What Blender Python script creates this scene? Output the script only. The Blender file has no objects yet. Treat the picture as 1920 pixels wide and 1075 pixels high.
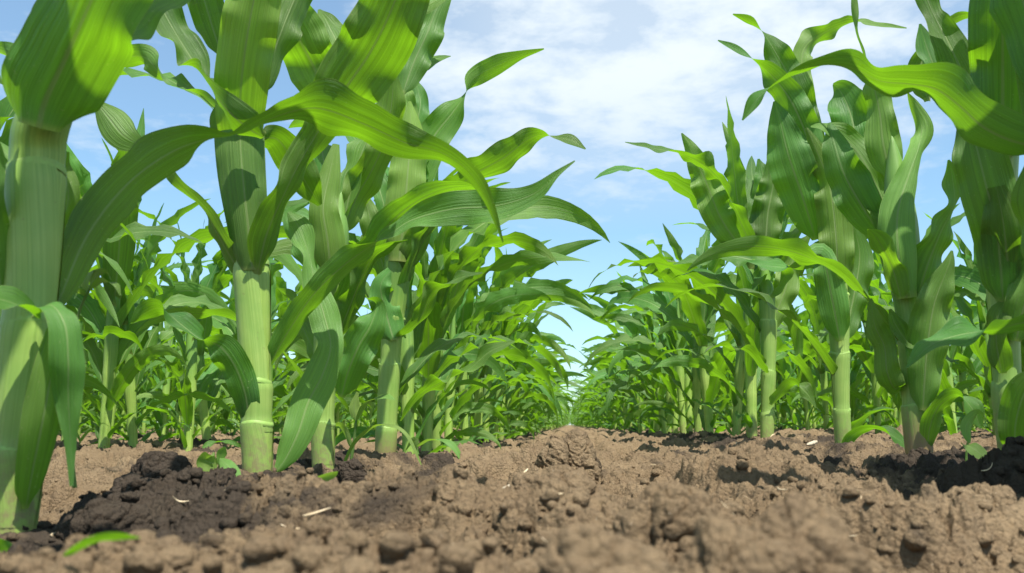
import bpy, math, random
import numpy as np
from mathutils import Vector

# ------------------------------------------------------------------ camera, sky, sun, exposure
sc = bpy.context.scene
F = 1663.0                      # focal length in photo pixels (1920 wide)
HC = 0.05                       # lens height above the soil
PITCH = math.atan((797 - 537.5) / F)
YAW = math.atan((1065 - 960) / F)
cam = bpy.data.cameras.new("camera")
cam.sensor_width = 36.0
cam.lens = 36.0 * F / 1920.0
cam.clip_start = 0.01
cam.clip_end = 500
cam.dof.use_dof = True
cam.dof.focus_distance = 1.35
cam.dof.aperture_fstop = 19.0
camo = bpy.data.objects.new("camera", cam)
sc.collection.objects.link(camo)
camo.location = (0, 0, HC)
camo.rotation_euler = (math.pi / 2 + PITCH, 0, YAW)
sc.camera = camo

SUN = Vector((0.20, -0.36, 0.91)).normalized()
world = bpy.data.worlds.new("World")
sc.world = world
world.use_nodes = True
sun = bpy.data.lights.new("sun", 'SUN')
sun.energy = 5.0
sun.angle = math.radians(0.5)
sun.color = (1.0, 0.95, 0.87)
suno = bpy.data.objects.new("sun", sun)
sc.collection.objects.link(suno)
suno.rotation_euler = SUN.to_track_quat('Z', 'Y').to_euler()
sc.view_settings.view_transform = 'Standard'
sc.view_settings.look = 'None'
sc.view_settings.exposure = 0.80
sc.view_settings.gamma = 1.0
sc.cycles.max_bounces = 8
sc.cycles.transmission_bounces = 6
sc.cycles.transparent_max_bounces = 6
sc.cycles.use_adaptive_sampling = True


class NT:
    """small helper to wire nodes"""
    def __init__(self, tree):
        self.t = tree
        self.n = tree.nodes
        self.n.clear()

    def add(self, kind, **kw):
        nd = self.n.new(kind)
        ins = kw.pop('ins', {})
        for k, v in kw.items():
            setattr(nd, k, v)
        for k, v in ins.items():
            self.put(nd.inputs[k], v)
        return nd

    def put(self, sock, v):
        if isinstance(v, bpy.types.NodeSocket):
            self.t.links.new(v, sock)
        else:
            sock.default_value = v

    def math(self, op, a, b=0.0, c=0.0, clamp=False):
        nd = self.add('ShaderNodeMath', operation=op, use_clamp=clamp)
        self.put(nd.inputs[0], a); self.put(nd.inputs[1], b); self.put(nd.inputs[2], c)
        return nd.outputs[0]

    def ramp(self, fac, stops, interp='LINEAR'):
        nd = self.add('ShaderNodeValToRGB')
        nd.color_ramp.interpolation = interp
        el = nd.color_ramp.elements
        while len(el) < len(stops):
            el.new(0.5)
        for e, (p, c) in zip(el, stops):
            e.position = p
            e.color = (c, c, c, 1) if isinstance(c, (int, float)) else (*c, 1)
        self.put(nd.inputs[0], fac)
        return nd.outputs[0]

    def mix(self, fac, a, b, mode='MIX'):
        nd = self.add('ShaderNodeMix', data_type='RGBA', blend_type=mode)
        self.put(nd.inputs[0], fac)
        self.put(nd.inputs[6], (*a, 1) if isinstance(a, tuple) else a)
        self.put(nd.inputs[7], (*b, 1) if isinstance(b, tuple) else b)
        return nd.outputs[2]

    def noise(self, vec, scale, detail=2.0, rough=0.5, dist=0.0):
        nd = self.add('ShaderNodeTexNoise')
        nd.inputs['Scale'].default_value = scale
        nd.inputs['Detail'].default_value = detail
        nd.inputs['Roughness'].default_value = rough
        nd.inputs['Distortion'].default_value = dist
        if vec is not None:
            self.t.links.new(vec, nd.inputs['Vector'])
        return nd.outputs[0]


def build_world():
    k = NT(world.node_tree)
    sky = k.add('ShaderNodeTexSky', sky_type='NISHITA')
    sky.sun_disc = False
    sky.sun_elevation = math.asin(SUN.z)
    sky.sun_rotation = math.atan2(SUN.x, SUN.y)
    sky.air_density = 1.0
    sky.dust_density = 0.6
    sky.ozone_density = 1.0
    tc = k.add('ShaderNodeTexCoord')
    sep = k.add('ShaderNodeSeparateXYZ', ins={0: tc.outputs['Generated']})
    x, y, z = sep.outputs
    zz = k.math('ADD', k.math('MAXIMUM', z, 0.0), 0.10)
    comb = k.add('ShaderNodeCombineXYZ', ins={0: k.math('DIVIDE', x, zz), 1: k.math('DIVIDE', y, zz), 2: 0.35})
    v = comb.outputs[0]
    big = k.noise(v, 0.55, 4, 0.55, 0.3)
    fine = k.noise(v, 4.6, 6, 0.60, 0.15)
    pat = k.math('MULTIPLY_ADD', k.math('SUBTRACT', k.math('ADD', k.math('MULTIPLY', big, 0.46), k.math('MULTIPLY', fine, 0.54)), 0.5), 1.55, 0.5)
    # the thick part of the cloud sheet hangs ahead of and above the furrow
    dx = k.math('SUBTRACT', x, 0.10)
    bank = k.ramp(k.math('ABSOLUTE', dx), [(0.08, 1.0), (0.46, 0.0)], 'EASE')
    elev = k.ramp(z, [(0.12, 0.0), (0.40, 1.0)], 'EASE')
    lift = k.math('MULTIPLY', elev, k.math('MULTIPLY_ADD', bank, 0.24, 0.0))
    dens = k.math('ADD', pat, lift)
    cover = k.ramp(dens, [(0.40, 0.0), (0.90, 1.0)], 'EASE')
    cover = k.math('MULTIPLY', cover, k.math('MULTIPLY_ADD', elev, 0.75, 0.25))
    veil = k.ramp(z, [(0.0, 0.34), (0.22, 0.14)])
    cover = k.math('MAXIMUM', cover, k.math('MAXIMUM', veil, k.math('MULTIPLY', k.math('MULTIPLY', bank, elev), 0.60)))
    blue = k.mix(1.0, sky.outputs[0], (0.80, 1.12, 1.20), 'MULTIPLY')
    bg1 = k.add('ShaderNodeBackground', ins={'Color': blue, 'Strength': 0.098})
    bg2 = k.add('ShaderNodeBackground', ins={'Color': (0.85, 0.94, 1.0, 1), 'Strength': 0.62})
    mx = k.add('ShaderNodeMixShader', ins={0: cover, 1: bg1.outputs[0], 2: bg2.outputs[0]})
    out = k.add('ShaderNodeOutputWorld')
    k.t.links.new(mx.outputs[0], out.inputs[0])


build_world()

# ------------------------------------------------------------------ photo pixel + distance -> place in the field
cp, sp, cy, sy = math.cos(PITCH), math.sin(PITCH), math.cos(YAW), math.sin(YAW)
CAM = np.array([0.0, 0.0, HC])


def at(px, py, d):
    a, b = (px - 960.0) / F, (537.5 - py) / F
    fx, fy, fz = a, cp - b * sp, sp + b * cp
    X, Y = fx * cy - fy * sy, fx * sy + fy * cy
    s = d / Y
    return np.array([X * s, d, HC + fz * s])


# ------------------------------------------------------------------ noise for the soil
def h01(ix, iy, seed):
    n = (ix.astype(np.int64) * 374761393 + iy.astype(np.int64) * 668265263 + seed * 1442695041) & 0xffffffff
    n = ((n ^ (n >> 13)) * 1274126177) & 0xffffffff
    n = ((n ^ (n >> 16)) * 2246822519) & 0xffffffff
    return ((n ^ (n >> 15)) & 0xffffff) / float(0x1000000)


def vnoise(x, y, seed):
    ix, iy = np.floor(x), np.floor(y)
    fx, fy = x - ix, y - iy
    ux, uy = fx * fx * fx * (fx * (fx * 6 - 15) + 10), fy * fy * fy * (fy * (fy * 6 - 15) + 10)
    r = 0
    for ox in (0, 1):
        for oy in (0, 1):
            a = h01(ix + ox, iy + oy, seed) * 2 * math.pi
            g = np.cos(a) * (fx - ox) + np.sin(a) * (fy - oy)
            r = r + g * (ux if ox else 1 - ux) * (uy if oy else 1 - uy)
    return r * 1.5


def fbm(x, y, seed, octs=4, gain=0.5):
    r, a = 0, 1.0
    for i in range(octs):
        r = r + a * vnoise(x, y, seed + i * 17)
        x, y, a = x * 2.03 + 3.1, y * 2.03 + 1.7, a * gain
    return r


def domes(x, y, cell, seed, prob):
    """rounded lumps scattered in a jittered grid, highest lump wins"""
    gx, gy = x / cell, y / cell
    ix, iy = np.floor(gx), np.floor(gy)
    best = np.zeros_like(x)
    for ox in (-1, 0, 1):
        for oy in (-1, 0, 1):
            cx, cyy = ix + ox, iy + oy
            jx = cx + 0.5 + 0.7 * (h01(cx, cyy, seed) - 0.5)
            jy = cyy + 0.5 + 0.7 * (h01(cx, cyy, seed + 1) - 0.5)
            r = 0.42 + 0.42 * h01(cx, cyy, seed + 2)
            hh = (h01(cx, cyy, seed + 3) < prob) * (0.55 + 0.6 * h01(cx, cyy, seed + 4)) * r
            an = h01(cx, cyy, seed + 5) * math.pi
            st = 0.7 + 0.6 * h01(cx, cyy, seed + 6)
            dx, dy = gx - jx, gy - jy
            ca, sa = np.cos(an), np.sin(an)
            ex, ey = (dx * ca + dy * sa) * st, (-dx * sa + dy * ca) / st
            q = np.clip(1 - (ex * ex + ey * ey) / (r * r), 0, 1)
            best = np.maximum(best, hh * q ** 0.55)
    return best * cell


SEATS = [tuple(at(*p)) for p in ((28, 1000, .48), (483, 893, .85), (606, 877, 1.085), (722, 875, 1.40), (1898, 850, .80), (1724, 857, 1.02), (1582, 850, 1.27), (1438, 832, 1.78))]


def ground_low(x, y):
    """slow rise and fall of the tilled soil"""
    x = np.asarray(x, float); y = np.asarray(y, float)
    fade = 1 / (1 + (np.maximum(y, 0) / 9.0) ** 2)
    z = 0.012 * np.clip(x / 0.4, -1.0, 1.0) - 0.004
    z = z - 0.010 * np.exp(-((x + 0.30) / 0.12) ** 2) * np.clip((y - 1.0) / 1.0, 0, 1)
    z = z + 0.009 * fbm(x * 2.6 + 5.2, y * 2.6 + 1.3, 11, 2) * fade
    # crest of the furrow some 90 cm ahead
    z = z + 0.006 * np.exp(-((x - 0.02) / 0.10) ** 2 - ((y - 0.92) / 0.16) ** 2)
    z = z - 0.006 * np.exp(-(x / 0.30) ** 2 - ((y - 0.36) / 0.16) ** 2)
    for bx, by, bz in SEATS:
        g = np.exp(-((x - bx) ** 2 + (y - by) ** 2) / 0.0042)
        z = z * (1 - g) + (bz + 0.004) * g
    # keep the lens clear
    z = z - 0.02 * np.exp(-(x * x + y * y) / 0.010)
    return z


def ground_full(x, y, r):
    wx = x + 0.016 * vnoise(x * 28, y * 28, 71) + 0.005 * vnoise(x * 110, y * 110, 73)
    wy = y + 0.016 * vnoise(x * 28 + 9, y * 28, 72) + 0.005 * vnoise(x * 110, y * 110 + 4, 74)
    z = ground_low(x, y)
    near = np.clip((r - 0.10) / 0.20, 0.25, 1.0)
    z = z + near * 0.46 * domes(wx, wy, 0.105, 101, 0.45)
    z = z + near * 0.42 * domes(wx + .3, wy, 0.042, 202, 0.50)
    m = r < 12
    w = np.zeros_like(z)
    w[m] = 0.50 * domes(wx[m], wy[m] + .7, 0.019, 303, 0.55)
    m = r < 5
    w[m] += 0.55 * domes(wx[m], wy[m], 0.0095, 404, 0.6)
    m = r < 3
    w[m] += 0.60 * domes(wx[m], wy[m] + .2, 0.0048, 505, 0.6)
    w[m] += 0.0050 * np.abs(fbm(wx[m] * 60, wy[m] * 60, 61, 5, .62)) - 0.0035 * np.clip(vnoise(wx[m] * 120, wy[m] * 120, 65) - .15, 0, 1) * 2
    z = z + w
    # pits and cracks between clods
    cr = np.abs(vnoise(wx * 13, wy * 13, 81))
    br = np.clip(vnoise(wx * 7, wy * 7, 83) + .25, 0, 1)
    z = z - 0.014 * np.clip(1 - cr / 0.07, 0, 1) * br * (r < 5)
    low = ground_low(x, y)
    calm = np.ones_like(z)
    for bx, by, bz in SEATS:
        calm = calm * (1 - 0.8 * np.exp(-((x - bx) ** 2 + (y - by) ** 2) / 0.0020))
    return low + (z - 0.0235 - low) * calm


col = sc.collection


def tag(o, label=None, cat=None, group=None, kind=None):
    if label: o['label'] = label
    if cat: o['category'] = cat
    if group: o['group'] = group
    if kind: o['kind'] = kind
    return o


def link(name, me, parent=None, loc=None):
    o = bpy.data.objects.new(name, me)
    col.objects.link(o)
    if parent is not None: o.parent = parent
    if loc is not None: o.location = loc
    return o


def np_mesh(name, V, Q, mats, uv=None, T=None, smooth=True, midx=None):
    """mesh from a vertex array, quads and/or triangles, per-vertex uv"""
    me = bpy.data.meshes.new(name)
    V = np.asarray(V, np.float32)
    nq = 0 if Q is None else len(Q)
    nt = 0 if T is None else len(T)
    loops = np.concatenate([np.asarray(Q, np.int32).ravel() if nq else np.zeros(0, np.int32),
                            np.asarray(T, np.int32).ravel() if nt else np.zeros(0, np.int32)])
    me.vertices.add(len(V)); me.vertices.foreach_set('co', V.ravel())
    me.loops.add(len(loops)); me.loops.foreach_set('vertex_index', loops)
    me.polygons.add(nq + nt)
    st = np.concatenate([np.arange(nq) * 4, nq * 4 + np.arange(nt) * 3]).astype(np.int32)
    me.polygons.foreach_set('loop_start', st)
    me.polygons.foreach_set('use_smooth', np.full(nq + nt, smooth, bool))
    for m in (mats if isinstance(mats, (list, tuple)) else [mats]):
        me.materials.append(m)
    if midx is not None:
        me.polygons.foreach_set('material_index', np.asarray(midx, np.int32))
    if uv is not None:
        l = me.uv_layers.new(name='UVMap')
        l.data.foreach_set('uv', np.asarray(uv, np.float32)[loops].ravel())
    me.update(calc_edges=True)
    return me


# ------------------------------------------------------------------ materials
def mat(name):
    m = bpy.data.materials.new(name)
    m.use_nodes = True
    return m, NT(m.node_tree)


def leaf_material(name, up_a, up_b, under, trans, tfac=0.44, rough=0.46):
    m, k = mat(name)
    tc = k.add('ShaderNodeTexCoord')
    uv = k.add('ShaderNodeSeparateXYZ', ins={0: tc.outputs['UV']})
    u, v = uv.outputs[0], uv.outputs[1]
    info = k.add('ShaderNodeObjectInfo')
    geo = k.add('ShaderNodeNewGeometry')
    rnd = info.outputs['Random']
    st = k.add('ShaderNodeCombineXYZ', ins={0: k.math('MULTIPLY', u, 60.0), 1: k.math('MULTIPLY', v, 1.6), 2: k.math('MULTIPLY', rnd, 30.0)})
    vein = k.noise(st.outputs[0], 1.0, 2.0, 0.6)
    st2 = k.add('ShaderNodeCombineXYZ', ins={0: k.math('MULTIPLY', u, 17.0), 1: k.math('MULTIPLY', v, 1.2), 2: k.math('MULTIPLY', rnd, 60.0)})
    band = k.noise(st2.outputs[0], 1.0, 2.0, 0.5)
    blot = k.noise(geo.outputs['Position'], 22.0, 3.0, 0.55)
    a = k.mix(k.ramp(blot, [(0.3, 0.0), (0.7, 1.0)]), up_a, up_b)
    col_ = k.mix(k.math('MULTIPLY', k.ramp(vein, [(0.44, 0.0), (0.64, 1.0)]), 0.36), a, under)
    col_ = k.mix(k.math('MULTIPLY', k.ramp(band, [(0.45, 0.0), (0.7, 1.0)]), 0.15), col_, up_b)
    # the lower side of the blade is paler
    col_ = k.mix(k.math('MULTIPLY_ADD', geo.outputs['Backfacing'], -0.50, 0.50), col_, under)
    hs = k.add('ShaderNodeHueSaturation', ins={'Hue': k.math('MULTIPLY_ADD', k.math('FRACT', k.math('MULTIPLY', rnd, 7.31)), 0.046, 0.470), 'Value': k.math('MULTIPLY_ADD', rnd, 0.62, 0.68), 'Color': col_})
    col_ = hs.outputs[0]
    # midrib: pale, broad at the base and thin towards the tip
    du = k.math('ABSOLUTE', k.math('SUBTRACT', u, 0.5))
    wid = k.math('MULTIPLY_ADD', v, -0.034, 0.046)
    rib = k.ramp(k.math('DIVIDE', du, wid), [(0.35, 1.0), (1.0, 0.0)], 'EASE')
    col_ = k.mix(k.math('MULTIPLY', rib, 0.62), col_, (0.34, 0.46, 0.17))
    edge = k.ramp(du, [(0.488, 0.0), (0.499, 1.0)])
    col_ = k.mix(k.math('MULTIPLY', edge, 0.5), col_, (0.34, 0.33, 0.14))
    coll = k.ramp(v, [(0.006, 1.0), (0.035, 0.0)])
    col_ = k.mix(k.math('MULTIPLY', coll, 0.7), col_, (0.42, 0.50, 0.14))
    # dusty, slightly dry flecks
    fleck = k.ramp(k.noise(geo.outputs['Position'], 420.0, 2.0, 0.7), [(0.66, 0.0), (0.74, 1.0)])
    col_ = k.mix(k.math('MULTIPLY', fleck, 0.55), col_, (0.42, 0.45, 0.22))
    tip = k.ramp(k.math('ADD', v, k.math('MULTIPLY', blot, 0.10)), [(1.035, 0.0), (1.075, 1.0)])
    col_ = k.mix(tip, col_, (0.40, 0.33, 0.13))
    tr = k.mix(k.math('MULTIPLY', k.ramp(k.math('MULTIPLY_ADD', band, 0.6, k.math('MULTIPLY', vein, 0.4)), [(0.40, 0.0), (0.62, 1.0)]), 0.8), tuple(c * 0.78 for c in trans), tuple(c * 1.32 for c in trans))
    tr = k.mix(k.math('MULTIPLY', rib, 0.55), tr, (0.10, 0.16, 0.03))
    bmp = k.add('ShaderNodeBump', ins={'Strength': 0.5, 'Distance': 0.0022, 'Height': k.math('ADD', vein, k.math('MULTIPLY', band, 1.4))})
    pb = k.add('ShaderNodeBsdfPrincipled', ins={'Base Color': col_, 'Roughness': k.math('MULTIPLY_ADD', blot, 0.22, rough - 0.08), 'Normal': bmp.outputs[0]})
    pb.inputs['Specular IOR Level'].default_value = 0.42
    tl = k.add('ShaderNodeBsdfTranslucent', ins={'Color': tr})
    mx = k.add('ShaderNodeMixShader', ins={0: tfac, 1: pb.outputs[0], 2: tl.outputs[0]})
    out = k.add('ShaderNodeOutputMaterial')
    k.t.links.new(mx.outputs[0], out.inputs[0])
    return m


M_LEAF = leaf_material("corn_leaf", (0.042, 0.142, 0.026), (0.078, 0.215, 0.034), (0.155, 0.305, 0.068), (0.215, 0.480, 0.009))
M_YOUNG = leaf_material("young_corn_leaf", (0.085, 0.225, 0.030), (0.140, 0.315, 0.044), (0.210, 0.390, 0.085), (0.26, 0.52, 0.014))
M_WEED = leaf_material("weed_leaf", (0.11, 0.26, 0.05), (0.16, 0.33, 0.06), (0.22, 0.36, 0.10), (0.26, 0.46, 0.03), rough=0.5)


def stalk_material(name, a, b, purple, crown=(0.13, 0.28, 0.05)):
    m, k = mat(name)
    tc = k.add('ShaderNodeTexCoord')
    uv = k.add('ShaderNodeSeparateXYZ', ins={0: tc.outputs['UV']})
    u, v = uv.outputs[0], uv.outputs[1]
    geo = k.add('ShaderNodeNewGeometry')
    info = k.add('ShaderNodeObjectInfo')
    rnd = info.outputs['Random']
    cv = k.add('ShaderNodeCombineXYZ', ins={0: k.math('MULTIPLY', u, 55.0), 1: k.math('MULTIPLY', v, 6.0), 2: k.math('MULTIPLY', rnd, 20.0)})
    st = k.noise(cv.outputs[0], 1.0, 3.0, 0.6)
    cl = k.noise(geo.outputs['Position'], 30.0, 3.0, 0.5)
    c = k.mix(k.ramp(cl, [(0.35, 0.0), (0.68, 1.0)]), a, b)
    c = k.mix(k.math('MULTIPLY', k.ramp(st, [(0.4, 0.0), (0.62, 1.0)]), 0.55), c, (0.20, 0.345, 0.06))
    c = k.mix(k.math('MULTIPLY', k.ramp(k.math('ADD', v, k.math('MULTIPLY', st, 0.10)), [(0.24, 0.0), (0.34, 1.0)]), 0.85), c, crown)
    foot = k.ramp(k.math('ADD', v, k.math('MULTIPLY', k.math('SUBTRACT', st, 0.5), 0.07)), [(0.012, 1.0), (0.055, 0.0)])
    c = k.mix(k.math('MULTIPLY', foot, purple), c, (0.24, 0.075, 0.075))
    # brown flecks, and soil splashed up by rain
    fl = k.ramp(k.noise(geo.outputs['Position'], 260.0, 3.0, 0.6), [(0.66, 0.0), (0.74, 1.0)])
    c = k.mix(k.math('MULTIPLY', fl, 0.35), c, (0.20, 0.15, 0.06))
    lowz = k.ramp(v, [(0.0, 1.0), (0.075, 0.0)], 'EASE')
    spl = k.math('MULTIPLY', lowz, k.ramp(k.noise(geo.outputs['Position'], 150.0, 4.0, 0.7), [(0.42, 0.0), (0.62, 1.0)]))
    c = k.mix(k.math('MULTIPLY', spl, 0.75), c, (0.26, 0.185, 0.11))
    bmp = k.add('ShaderNodeBump', ins={'Strength': 0.45, 'Distance': 0.0010, 'Height': k.math('ADD', st, k.math('MULTIPLY', cl, 0.6))})
    pb = k.add('ShaderNodeBsdfPrincipled', ins={'Base Color': c, 'Roughness': 0.42, 'Normal': bmp.outputs[0]})
    pb.inputs['Subsurface Weight'].default_value = 0.0
    tl = k.add('ShaderNodeBsdfTranslucent', ins={'Color': (0.30, 0.42, 0.05, 1)})
    mx = k.add('ShaderNodeMixShader', ins={0: 0.12, 1: pb.outputs[0], 2: tl.outputs[0]})
    out = k.add('ShaderNodeOutputMaterial')
    k.t.links.new(mx.outputs[0], out.inputs[0])
    return m


M_STALK = stalk_material("corn_stalk", (0.31, 0.49, 0.085), (0.43, 0.58, 0.135), 0.12)
M_STALK_RED = stalk_material("corn_stalk_red_foot", (0.31, 0.49, 0.085), (0.43, 0.58, 0.135), 0.85)
M_SHEATH = stalk_material("corn_sheath", (0.25, 0.42, 0.085), (0.36, 0.51, 0.12), 0.10)
M_SHEATH_RED = stalk_material("corn_sheath_red_foot", (0.25, 0.42, 0.085), (0.36, 0.51, 0.12), 0.7)


def node_material():
    m, k = mat("collar_ring")
    geo = k.add('ShaderNodeNewGeometry')
    n = k.noise(geo.outputs['Position'], 170.0, 3.0, 0.6)
    c = k.mix(k.ramp(n, [(0.40, 0.0), (0.66, 1.0)]), (0.27, 0.44, 0.095), (0.25, 0.36, 0.085))
    pb = k.add('ShaderNodeBsdfPrincipled', ins={'Base Color': c, 'Roughness': 0.55})
    out = k.add('ShaderNodeOutputMaterial')
    k.t.links.new(pb.outputs[0], out.inputs[0])
    return m


M_NODE = node_material()


def soil_material():
    m, k = mat("soil")
    tc = k.add('ShaderNodeTexCoord')
    geo = k.add('ShaderNodeNewGeometry')
    p = geo.outputs['Position']
    n1 = k.noise(p, 7.0, 5.0, 0.6)
    n2 = k.noise(p, 60.0, 5.0, 0.65)
    n3 = k.noise(p, 480.0, 4.0, 0.7)
    c = k.mix(k.ramp(n1, [(0.35, 0.0), (0.68, 1.0)]), (0.190, 0.133, 0.076), (0.272, 0.198, 0.117))
    c = k.mix(k.math('MULTIPLY', k.ramp(n2, [(0.40, 0.0), (0.66, 1.0)]), 0.45), c, (0.140, 0.097, 0.061))
    c = k.mix(k.math('MULTIPLY', k.ramp(n3, [(0.50, 0.0), (0.72, 1.0)]), 0.40), c, (0.345, 0.255, 0.155))
    c = k.mix(k.ramp(k.noise(p, 900.0, 1.0, 0.5), [(0.76, 0.0), (0.80, 1.0)]), c, (0.45, 0.38, 0.28))
    vor = k.add('ShaderNodeTexVoronoi', ins={'Vector': p, 'Scale': 330.0})
    h = k.math('ADD', k.math('MULTIPLY', n3, 0.8), k.math('MULTIPLY_ADD', vor.outputs[0], -0.7, k.math('MULTIPLY', k.noise(p, 1300.0, 3.0, 0.6), 0.5)))
    # dark damp soil in patches, with leaf shade painted into the colour as well
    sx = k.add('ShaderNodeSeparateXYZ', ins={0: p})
    # distance to the nearest crop row: the soil is darkened more along the rows
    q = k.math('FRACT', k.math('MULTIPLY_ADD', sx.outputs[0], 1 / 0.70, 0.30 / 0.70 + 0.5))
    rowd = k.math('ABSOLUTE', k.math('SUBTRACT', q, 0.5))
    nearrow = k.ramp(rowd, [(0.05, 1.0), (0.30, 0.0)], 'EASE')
    damp_shade = k.math('MULTIPLY_ADD', nearrow, 0.175, k.noise(p, 8.5, 5.0, 0.62, 0.5))
    for cx_, cy_, rad_, amt_ in ((-0.17, 0.50, 0.16, 0.16), (-0.30, 0.62, 0.14, 0.10), (0.27, 0.66, 0.13, 0.12), (0.16, 1.25, 0.18, 0.10)):  # spots where the plants' shade on the soil is painted darker
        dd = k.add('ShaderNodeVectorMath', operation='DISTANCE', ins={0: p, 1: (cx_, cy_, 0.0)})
        damp_shade = k.math('ADD', damp_shade, k.math('MULTIPLY', k.ramp(k.math('DIVIDE', dd.outputs['Value'], rad_), [(0.2, 1.0), (1.0, 0.0)], 'EASE'), amt_))
    damp_shade_mask = k.ramp(damp_shade, [(0.595, 0.0), (0.690, 1.0)])
    c = k.mix(k.math('MULTIPLY', damp_shade_mask, 0.85), c, (0.036, 0.030, 0.026))
    bmp = k.add('ShaderNodeBump', ins={'Strength': 1.0, 'Distance': 0.0032, 'Height': h})
    pb = k.add('ShaderNodeBsdfPrincipled', ins={'Base Color': c, 'Roughness': 0.95, 'Normal': bmp.outputs[0]})
    pb.inputs['Specular IOR Level'].default_value = 0.12
    out = k.add('ShaderNodeOutputMaterial')
    k.t.links.new(pb.outputs[0], out.inputs[0])
    return m


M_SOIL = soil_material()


def plain_material(name, a, b, scale, rough=0.8):
    m, k = mat(name)
    geo = k.add('ShaderNodeNewGeometry')
    c = k.mix(k.ramp(k.noise(geo.outputs['Position'], scale, 4.0, 0.6), [(0.35, 0.0), (0.65, 1.0)]), a, b)
    pb = k.add('ShaderNodeBsdfPrincipled', ins={'Base Color': c, 'Roughness': rough})
    out = k.add('ShaderNodeOutputMaterial')
    k.t.links.new(pb.outputs[0], out.inputs[0])
    return m


M_STRAW = plain_material("dry_straw", (0.50, 0.38, 0.22), (0.66, 0.54, 0.36), 300.0)
M_PITH = plain_material("pale_chip", (0.36, 0.30, 0.21), (0.48, 0.41, 0.30), 300.0)


# ------------------------------------------------------------------ ground: one sheet, fine near the lens, out to the horizon
def build_ground():
    a0 = np.linspace(-0.72, 0.64, 1050)              # fan in front of the lens
    a1 = np.linspace(0.64, 2 * math.pi - 0.72, 90)[1:-1]
    ang = np.concatenate([a0, a1])
    rr = [0.07]
    while rr[-1] < 300:
        r = rr[-1]
        rr.append(r * (1.0032 if r < 2.4 else 1.008 if r < 8 else 1.06))
    rr = np.array(rr)
    na, nr = len(ang), len(rr)
    A, R = np.meshgrid(ang, rr)
    X, Y = (R * np.sin(A)).ravel(), (R * np.cos(A)).ravel()
    Z = ground_full(X, Y, R.ravel())
    V = np.stack([X, Y, Z], 1)
    V = np.vstack([V, [[0, 0, float(Z[:na].min()) - 0.004]]])
    i, j = np.meshgrid(np.arange(nr - 1), np.arange(na), indexing='ij')
    jn = (j + 1) % na
    Q = np.stack([i * na + j, (i + 1) * na + j, (i + 1) * na + jn, i * na + jn], -1).reshape(-1, 4)[:, ::-1]
    jj = np.arange(na)
    T = np.stack([np.full(na, len(V) - 1), (jj + 1) % na, jj], 1)
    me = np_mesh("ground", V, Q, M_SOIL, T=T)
    o = link("ground", me)
    tag(o, kind='structure')
    return o


build_ground()


def gz(x, y):
    """soil height at one point (slow part plus an average of the clods)"""
    x = np.array([x], float); y = np.array([y], float)
    return float(ground_full(x, y, np.hypot(x, y))[0])


# ------------------------------------------------------------------ leaf ribbons
def catmull(P, n):
    """resample control rows P (k x m) by arc length of the first three columns"""
    P = np.asarray(P, float)
    E = np.vstack([2 * P[0] - P[1], P, 2 * P[-1] - P[-2]])
    out = []
    for i in range(1, len(E) - 2):
        p0, p1, p2, p3 = E[i - 1], E[i], E[i + 1], E[i + 2]
        for t in np.linspace(0, 1, 14, endpoint=False):
            out.append(0.5 * (2 * p1 + (p2 - p0) * t + (2 * p0 - 5 * p1 + 4 * p2 - p3) * t * t + (3 * p1 - p0 - 3 * p2 + p3) * t ** 3))
    out.append(P[-1])
    out = np.array(out)
    s = np.concatenate([[0], np.cumsum(np.linalg.norm(np.diff(out[:, :3], axis=0), axis=1))])
    t = np.linspace(0, s[-1], n)
    return np.stack([np.interp(t, s, out[:, c]) for c in range(out.shape[1])], 1)


def unit(a):
    return a / np.maximum(np.linalg.norm(a, axis=-1, keepdims=True), 1e-9)


def ribbon(C, N, W, ncross, phi, wave, rng, keel=0.0):
    """leaf blade: midrib C, upper-side normals N, widths W, curl half-angle phi, wavy margin"""
    n = len(C)
    T = unit(np.gradient(C, axis=0))
    N = unit(N - T * np.sum(N * T, 1, keepdims=True))
    S = np.cross(N, T)
    s = np.linspace(-1, 1, ncross)
    L = np.concatenate([[0], np.cumsum(np.linalg.norm(np.diff(C, axis=0), axis=1))])
    Ltot = L[-1]
    v = L / Ltot
    ph = np.maximum(phi, 1e-3)[:, None]
    hw = (W / 2)[:, None]
    a = s[None, :] * ph
    lat = hw * np.sin(a) / ph
    out = hw * (1 - np.cos(a)) / ph
    out = out + keel * hw * np.abs(s)[None, :] * np.clip(v * 3, 0, 1)[:, None]
    f1, f2 = rng.uniform(0.9, 1.5), rng.uniform(0.9, 1.5)
    p1, p2 = rng.uniform(0, 6.28), rng.uniform(0, 6.28)
    wl = 0.075
    arc = L[:, None]
    envl = (np.clip(v * 2.2, 0, 1) * np.clip((1.06 - v) * 2.2, 0, 1))[:, None] * hw
    sl, sr = np.clip(-s, 0, 1)[None, :] ** 1.6, np.clip(s, 0, 1)[None, :] ** 1.6
    rip = sl * np.sin(arc / wl * 6.283 * f1 + p1) + sr * np.sin(arc / wl * 6.283 * f2 + p2)
    rip = rip + 0.45 * (sl * np.sin(arc / wl * 6.283 * 2.1 + p2) + sr * np.sin(arc / wl * 6.283 * 1.9 + p1))
    out = out + wave * envl * rip
    V = C[:, None, :] + S[:, None, :] * lat[..., None] + N[:, None, :] * out[..., None]
    uv = np.stack(np.broadcast_arrays((s * 0.5 + 0.5)[None, :], v[:, None]), -1)
    i, j = np.meshgrid(np.arange(n - 1), np.arange(ncross - 1), indexing='ij')
    b = i * ncross + j
    Q = np.stack([b, b + 1, b + ncross + 1, b + ncross], -1).reshape(-1, 4)
    return V.reshape(-1, 3), Q, uv.reshape(-1, 2)


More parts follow.
